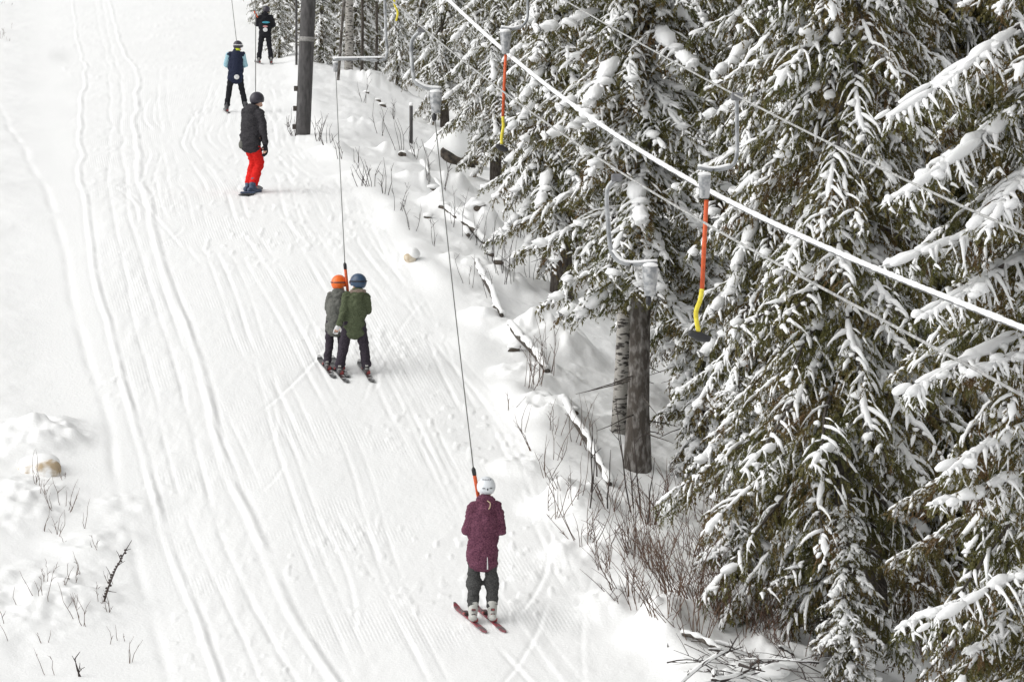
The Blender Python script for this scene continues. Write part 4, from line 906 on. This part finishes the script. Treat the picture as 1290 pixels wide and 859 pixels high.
def log(pa, pb, r, label, snow=True, lift=.05, matn='bark_dark'):
    A, B_ = G(*pa), G(*pb); A.z += lift*.4; B_.z += lift*.4; mid_ = (A+B_)/2
    root = None; b = Buf(); pts = [A.lerp(B_, t)-mid_+Vector((0, 0, .04*math.sin(t*5))) for t in np.linspace(0, 1, 9)]
    tube(b, pts, [r*(.35+.65*math.sin(.5+2.2*t)) for t in np.linspace(0, 1, 9)], 10); o_ = link('fallen_log', b.mesh('log', M[matn]), None, mid_); tag(o_, label, 'fallen log', 'fallen logs along the edge of the run')
    if snow:
        b = Buf(); q_ = bez([p_+Vector((random.uniform(-.02, .02), 0, r*.8)) for p_ in pts], 4); tube(b, q_, [r*(.95+1.1*mnoise.noise(Vector((i_*.31, pa[0], 0)))) for i_ in range(len(q_))], 9, flat=.75); link('snow_cover', b.mesh('log_snow', M['lump_snow']), o_)
log((768, 612), (712, 505), .05, 'snow topped fallen log pointing at the big spruce trunk')
log((690, 470), (642, 408), .06, 'snow topped fallen log left of the mottled birch, dark underneath')
log((612, 310), (560, 262), .06, 'snowy fallen log below the boulder', lift=.1)
log((632, 400), (600, 330), .05, 'snowy fallen log right of the tan snowball', lift=.08)
log((590, 300), (532, 205), .05, 'long snowy fallen log below the dark short post', lift=.12)
log((860, 800), (940, 838), .035, 'thin snowy log at lower right beside the brush')
def dark_clod(u, v, r, lb):
    p = G(u, v); r *= .75; b = blob((0, 0, r*.2), (r*1.4, r, r), 'rock', u*.1, .9, 9); o_ = link('stump', b.mesh('stump', M['rock']), None, p); tag(o_, lb, 'stump', 'dark stumps poking from the snow')
    c = blob((0, .03, r*1.0), (r*1.7, r*1.5, r*.75), 'x', u*.2, .2, 4); link('snow_cap', c.mesh('cap', M['lump_snow']), o_)
for u, v, r in [(476, 128, .07), (462, 118, .07), (482, 134, .08), (562, 200, .12), (588, 206, .10), (545, 240, .09), (559, 262, .09), (603, 262, .09), (508, 196, .08), (540, 275, .07), (616, 322, .07), (628, 331, .07),
                (648, 442, .08), (722, 520, .07), (625, 388, .05)]:
    dark_clod(u, v, r, 'small dark stump under a snow cap at the edge of the run')

def shrub(p, n, h, spread, m, label, cat, group, name, lean=(0, 0), r=.0045, fork=2, seed=None, curve=.2):
    rr = random.Random(seed if seed is not None else random.random()); b = Buf()
    for i in range(n):
        a = rr.uniform(0, 6.28); bx_ = rr.uniform(0, spread*.35); L_ = h*rr.uniform(.5, 1.1); tx = math.cos(a)*rr.uniform(0, spread)+lean[0]*L_; ty = math.sin(a)*rr.uniform(0, spread)+lean[1]*L_
        x0, y0 = math.cos(a)*bx_, math.sin(a)*bx_; cv = rr.uniform(-curve, curve)*L_
        pts = []; 
        for t in (0, .25, .5, .75, 1):
            pts.append(np.array([x0+tx*t+cv*math.sin(t*3.1)*.5, y0+ty*t, -.08+L_*t*(1-.12*t)])+[rr.uniform(-.012, .012), 0, 0])
        tube(b, pts, [r*1.1, r, r*.85, r*.65, r*.35], 4, caps=False)
        for _ in range(rr.randint(0, fork)):
            t = rr.uniform(.25, .85); k = t*4; i0 = int(k); c = pts[i0]*(1-(k-i0))+pts[i0+1]*(k-i0); a2 = rr.uniform(0, 6.28); l2 = L_*rr.uniform(.15, .38)
            e = c+np.array([math.cos(a2)*.6, math.sin(a2)*.6, rr.uniform(.3, .9)])*l2; tube(b, [c, (c+e)/2+[rr.uniform(-.01, .01), 0, .01], e], [r*.8, r*.6, r*.35], 4, caps=False)
            if rr.random() < .5: e2 = (c+e)/2+np.array([rr.uniform(-.5, .5), rr.uniform(-.3, .3), .5])*l2*.5; tube(b, [(c+e)/2, e2], [r*.5, r*.3], 4, caps=False)
    o_ = link(name, b.mesh(name, M[m]), None, p); tag(o_, label, cat, group); return o_
GB = 'leafless brush between the run and the wood'
for u, v, n, h, sp_, m, lean in [
    (735, 680, 7, .8, .4, 'twig', (0, 0)), (765, 715, 8, .8, .4, 'twig', (0, 0)), (800, 765, 9, .7, .4, 'twig', (-.2, 0)), (700, 650, 6, .7, .35, 'twig', (0, 0)), (850, 650, 12, .9, .5, 'twig', (0, 0)), (890, 660, 12, .9, .5, 'twig', (.1, 0)),
    (800, 700, 16, .95, .35, 'twig', (0, 0)), (830, 720, 26, 1.0, .45, 'twig_red', (.1, 0)), (855, 745, 34, 1.1, .5, 'twig_red', (-.1, 0)), (880, 760, 34, 1.1, .5, 'twig_red', (-.15, 0)), (905, 780, 30, 1.0, .5, 'twig_red', (-.1, 0)), (840, 770, 24, .9, .45, 'twig_red', (-.25, 0)),
    (920, 735, 26, 1.1, .5, 'twig_red', (0, 0)), (870, 700, 24, 1.0, .5, 'twig_red', (.1, 0)), (820, 660, 14, .8, .4, 'twig', (0, 0)), (870, 800, 26, .9, .5, 'twig_red', (-.2, 0)), (940, 800, 26, .9, .5, 'twig_red', (.1, 0)), (770, 640, 12, .6, .3, 'twig', (0, 0)), (785, 745, 12, .7, .35, 'twig', (-.3, 0)), (900, 720, 22, 1.0, .5, 'twig_red', (.1, 0))]:
    shrub(G(u, v), int(n*(.62 if m == 'twig_red' else 1)), h, sp_*1.15, m, 'dense thicket of leafless reddish brown stems at the lower right edge of the run' if m == 'twig_red' else 'thin leafless brown shrub below the big bare spruce trunk', 'shrub', GB if m == 'twig_red' else 'thin leafless shrubs below the big trunk', 'bare_shrub', lean, fork=4)
for u, v, n, h in [(965, 800, 14, .8), (1000, 785, 14, .9), (1035, 800, 12, .7), (1140, 800, 12, .8), (1185, 770, 12, .9), (1225, 790, 12, .8), (1150, 730, 10, .9), (930, 690, 12, .9), (1010, 830, 12, .6), (1170, 835, 12, .6), (950, 845, 10, .5)]:
    shrub(G(u, v), n, h, .5, 'twig', 'shaded brown leafless undergrowth beneath the spruces at lower right', 'undergrowth', 'leafless undergrowth beneath the spruces', 'bare_shrub', (random.uniform(-.3, .3), 0), r=.0045, fork=5)
for i, (u, v, h, lean) in enumerate([(745, 620, 1.5, .02), (752, 600, 1.1, -.05), (765, 640, 1.3, .03), (795, 645, 1.6, -.12), (800, 640, 1.5, -.10), (806, 648, 1.7, -.08), (742, 640, 1.0, .1), (815, 660, 1.2, .1)]):
    shrub(G(u, v), 1, h, .02, 'twig_dark', 'upright dark bare sapling stem in front of the big spruce trunk', 'sapling', 'bare sapling stems before the big trunk', 'sapling', (lean, 0), r=.009, fork=1, curve=.03)
for u, v, n, h in [(658, 545, 3, .75), (675, 565, 4, .45), (690, 600, 5, .5), (708, 615, 5, .5), (725, 630, 4, .5), (730, 560, 5, .55), (700, 545, 5, .5), (745, 570, 6, .6), (668, 490, 7, .8), (680, 485, 7, .9), (690, 470, 5, .8), (620, 330, 5, .8), (632, 345, 6, .9), (640, 355, 6, .9), (665, 350, 4, .8), (680, 345, 4, .7),
                   (695, 355, 5, 1.0), (715, 385, 3, 1.0), (600, 310, 4, .7), (585, 300, 4, .6), (570, 285, 4, .7), (560, 240, 3, .9), (540, 230, 4, .7), (525, 200, 5, .8), (505, 195, 5, .8), (500, 265, 5, .5), (470, 235, 6, .6), (455, 235, 5, .5), (485, 245, 5, .6), (400, 178, 7, .6), (412, 182, 6, .5), (372, 172, 6, .5), (362, 160, 4, .4),
                   (430, 200, 4, .4), (480, 170, 4, .6), (495, 150, 4, .5), (460, 130, 4, .6), (448, 205, 4, .4), (520, 290, 4, .5), (548, 310, 4, .4), (590, 360, 4, .4), (615, 375, 4, .4), (640, 520, 4, .4), (735, 690, 5, .4), (760, 720, 5, .45), (700, 580, 4, .5), (645, 200, 4, .7), (615, 195, 4, .7), (600, 190, 4, .6), (655, 300, 4, .7), (670, 320, 4, .7)]:
    shrub(G(u, v), max(2, n-1), h*1.45*random.uniform(.75, 1.2), .26, 'twig_dark' if v < 420 else 'twig', 'sparse leafless stems sticking out of the snow along the edge of the run', 'shrub', 'sparse leafless stems along the edge of the run', 'bare_shrub', (random.uniform(-.15, .2), 0), r=.0042 if v > 250 else .0058, fork=2, seed=u*7+v)
for i in range(44):
    u = random.uniform(-10, 185); v = random.uniform(600, 850) if i < 36 else random.uniform(0, 60)
    if i >= 36: u = random.uniform(0, 40)
    if u > 60+ (v-560)*.5: u *= .5
    shrub(G(u, v), random.randint(1, 3), random.uniform(.22, .6), .12, 'twig', 'thin dry stalks poking from deep snow left of the run', 'dry stalks', 'dry stalks in the snow left of the run', 'dry_stalk', (random.uniform(-.3, .3), 0), r=.0035, fork=2)
p = G(130, 757); b = Buf(); tube(b, [(-.02, 0, -.1), (.06, 0, .16), (.14, 0, .36), (.24, .0, .55), (.33, 0, .70)], [.012, .011, .009, .007, .003], 7)
for x_, z_, dx_, dz_ in [(.10, .26, -.07, .14), (.16, .40, .09, .06), (.20, .48, -.05, .10), (.05, .12, .10, -.02), (.26, .58, .06, .02)]: tube(b, [(x_, 0, z_), (x_+dx_*.5, .01, z_+dz_*.6), (x_+dx_, .02, z_+dz_)], [.006, .004, .002], 5)
o_ = link('leaning_twig', b.mesh('leaning_twig', M['twig_dark']), None, p); tag(o_, 'short dark leaning twig with knobbly buds beside the left track', 'twig')
b = Buf()
for k in range(18):
    t = .08+.8*k/18; zz = .70*t; ellipsoid(b, (float(np.interp(zz, [-.1, .16, .36, .55, .7], [-.02, .06, .14, .24, .33]))+random.uniform(-.02, .02), random.uniform(-.01, .01), zz), (.017, .012, .014), 6, 4)
link('buds', b.mesh('buds', M['twig_dark']), o_)
shrub(G(104, 852), 2, .6, .05, 'twig_dark', 'dark upright stalks with dry seed heads at lower left', 'dry stalks', None, 'dry_stalk', (-.15, 0), r=.008, fork=4, seed=9)
# heap of fallen branches at the bottom
p = G(925, 846); b = Buf(); sb_ = Buf(); rr = random.Random(5)
for i in range(46):
    a = rr.choice([-.5, .35, -.2, 2.8, 3.4, 1.1, 2.0])+rr.gauss(0, .35); L_ = rr.uniform(.3, 1.0); c0 = np.array([rr.uniform(-.6, .8), rr.uniform(-.8, .7), rr.uniform(-.02, .16)]); tl = rr.gauss(.08, .25)
    dv = np.array([math.cos(a), math.sin(a), tl]); cv = rr.uniform(-.12, .12); pts = [c0+dv*L_*t+np.array([0, cv, cv*.6])*math.sin(t*3+1.5) for t in np.linspace(-.5, .5, 6)]
    r_ = rr.choice([.005, .007, .009, .013, .02]); tube(b, pts, np.linspace(r_, r_*.25, 6), 5)
    for _ in range(rr.randint(2, 5)):
        k = rr.randint(1, 4); e = pts[k]+(dv*.6+np.array([rr.uniform(-.6, .6), rr.uniform(-.6, .6), rr.uniform(-.1, .7)]))*L_*rr.uniform(.1, .3); tube(b, [pts[k], (pts[k]+e)/2+[0, 0, .01], e], [r_*.5, r_*.35, .0015], 4, caps=False)
    if r_ > .008 and rr.random() < .6: tube(sb_, [q+[0, 0, r_*1.0] for q in pts[0:5]], [r_*.6, r_*1.4, r_*1.1, r_*1.3, r_*.4], 6)
for i in range(9):
    ellipsoid(sb_, (rr.uniform(-.6, .8), rr.uniform(-.3, .8), rr.uniform(-.02, .05)), (rr.uniform(.08, .2), rr.uniform(.1, .2), rr.uniform(.05, .11)), 14, 8); sb_.V[-1] += rng.normal(size=sb_.V[-1].shape)*.006
o_ = link('branch_heap', b.mesh('heap', M['twig_dark']), None, p); tag(o_, 'heap of fallen brown branches lying at the bottom beside the run', 'branch heap'); link('snow_cover', sb_.mesh('heap_snow', M['lump_snow']), o_)
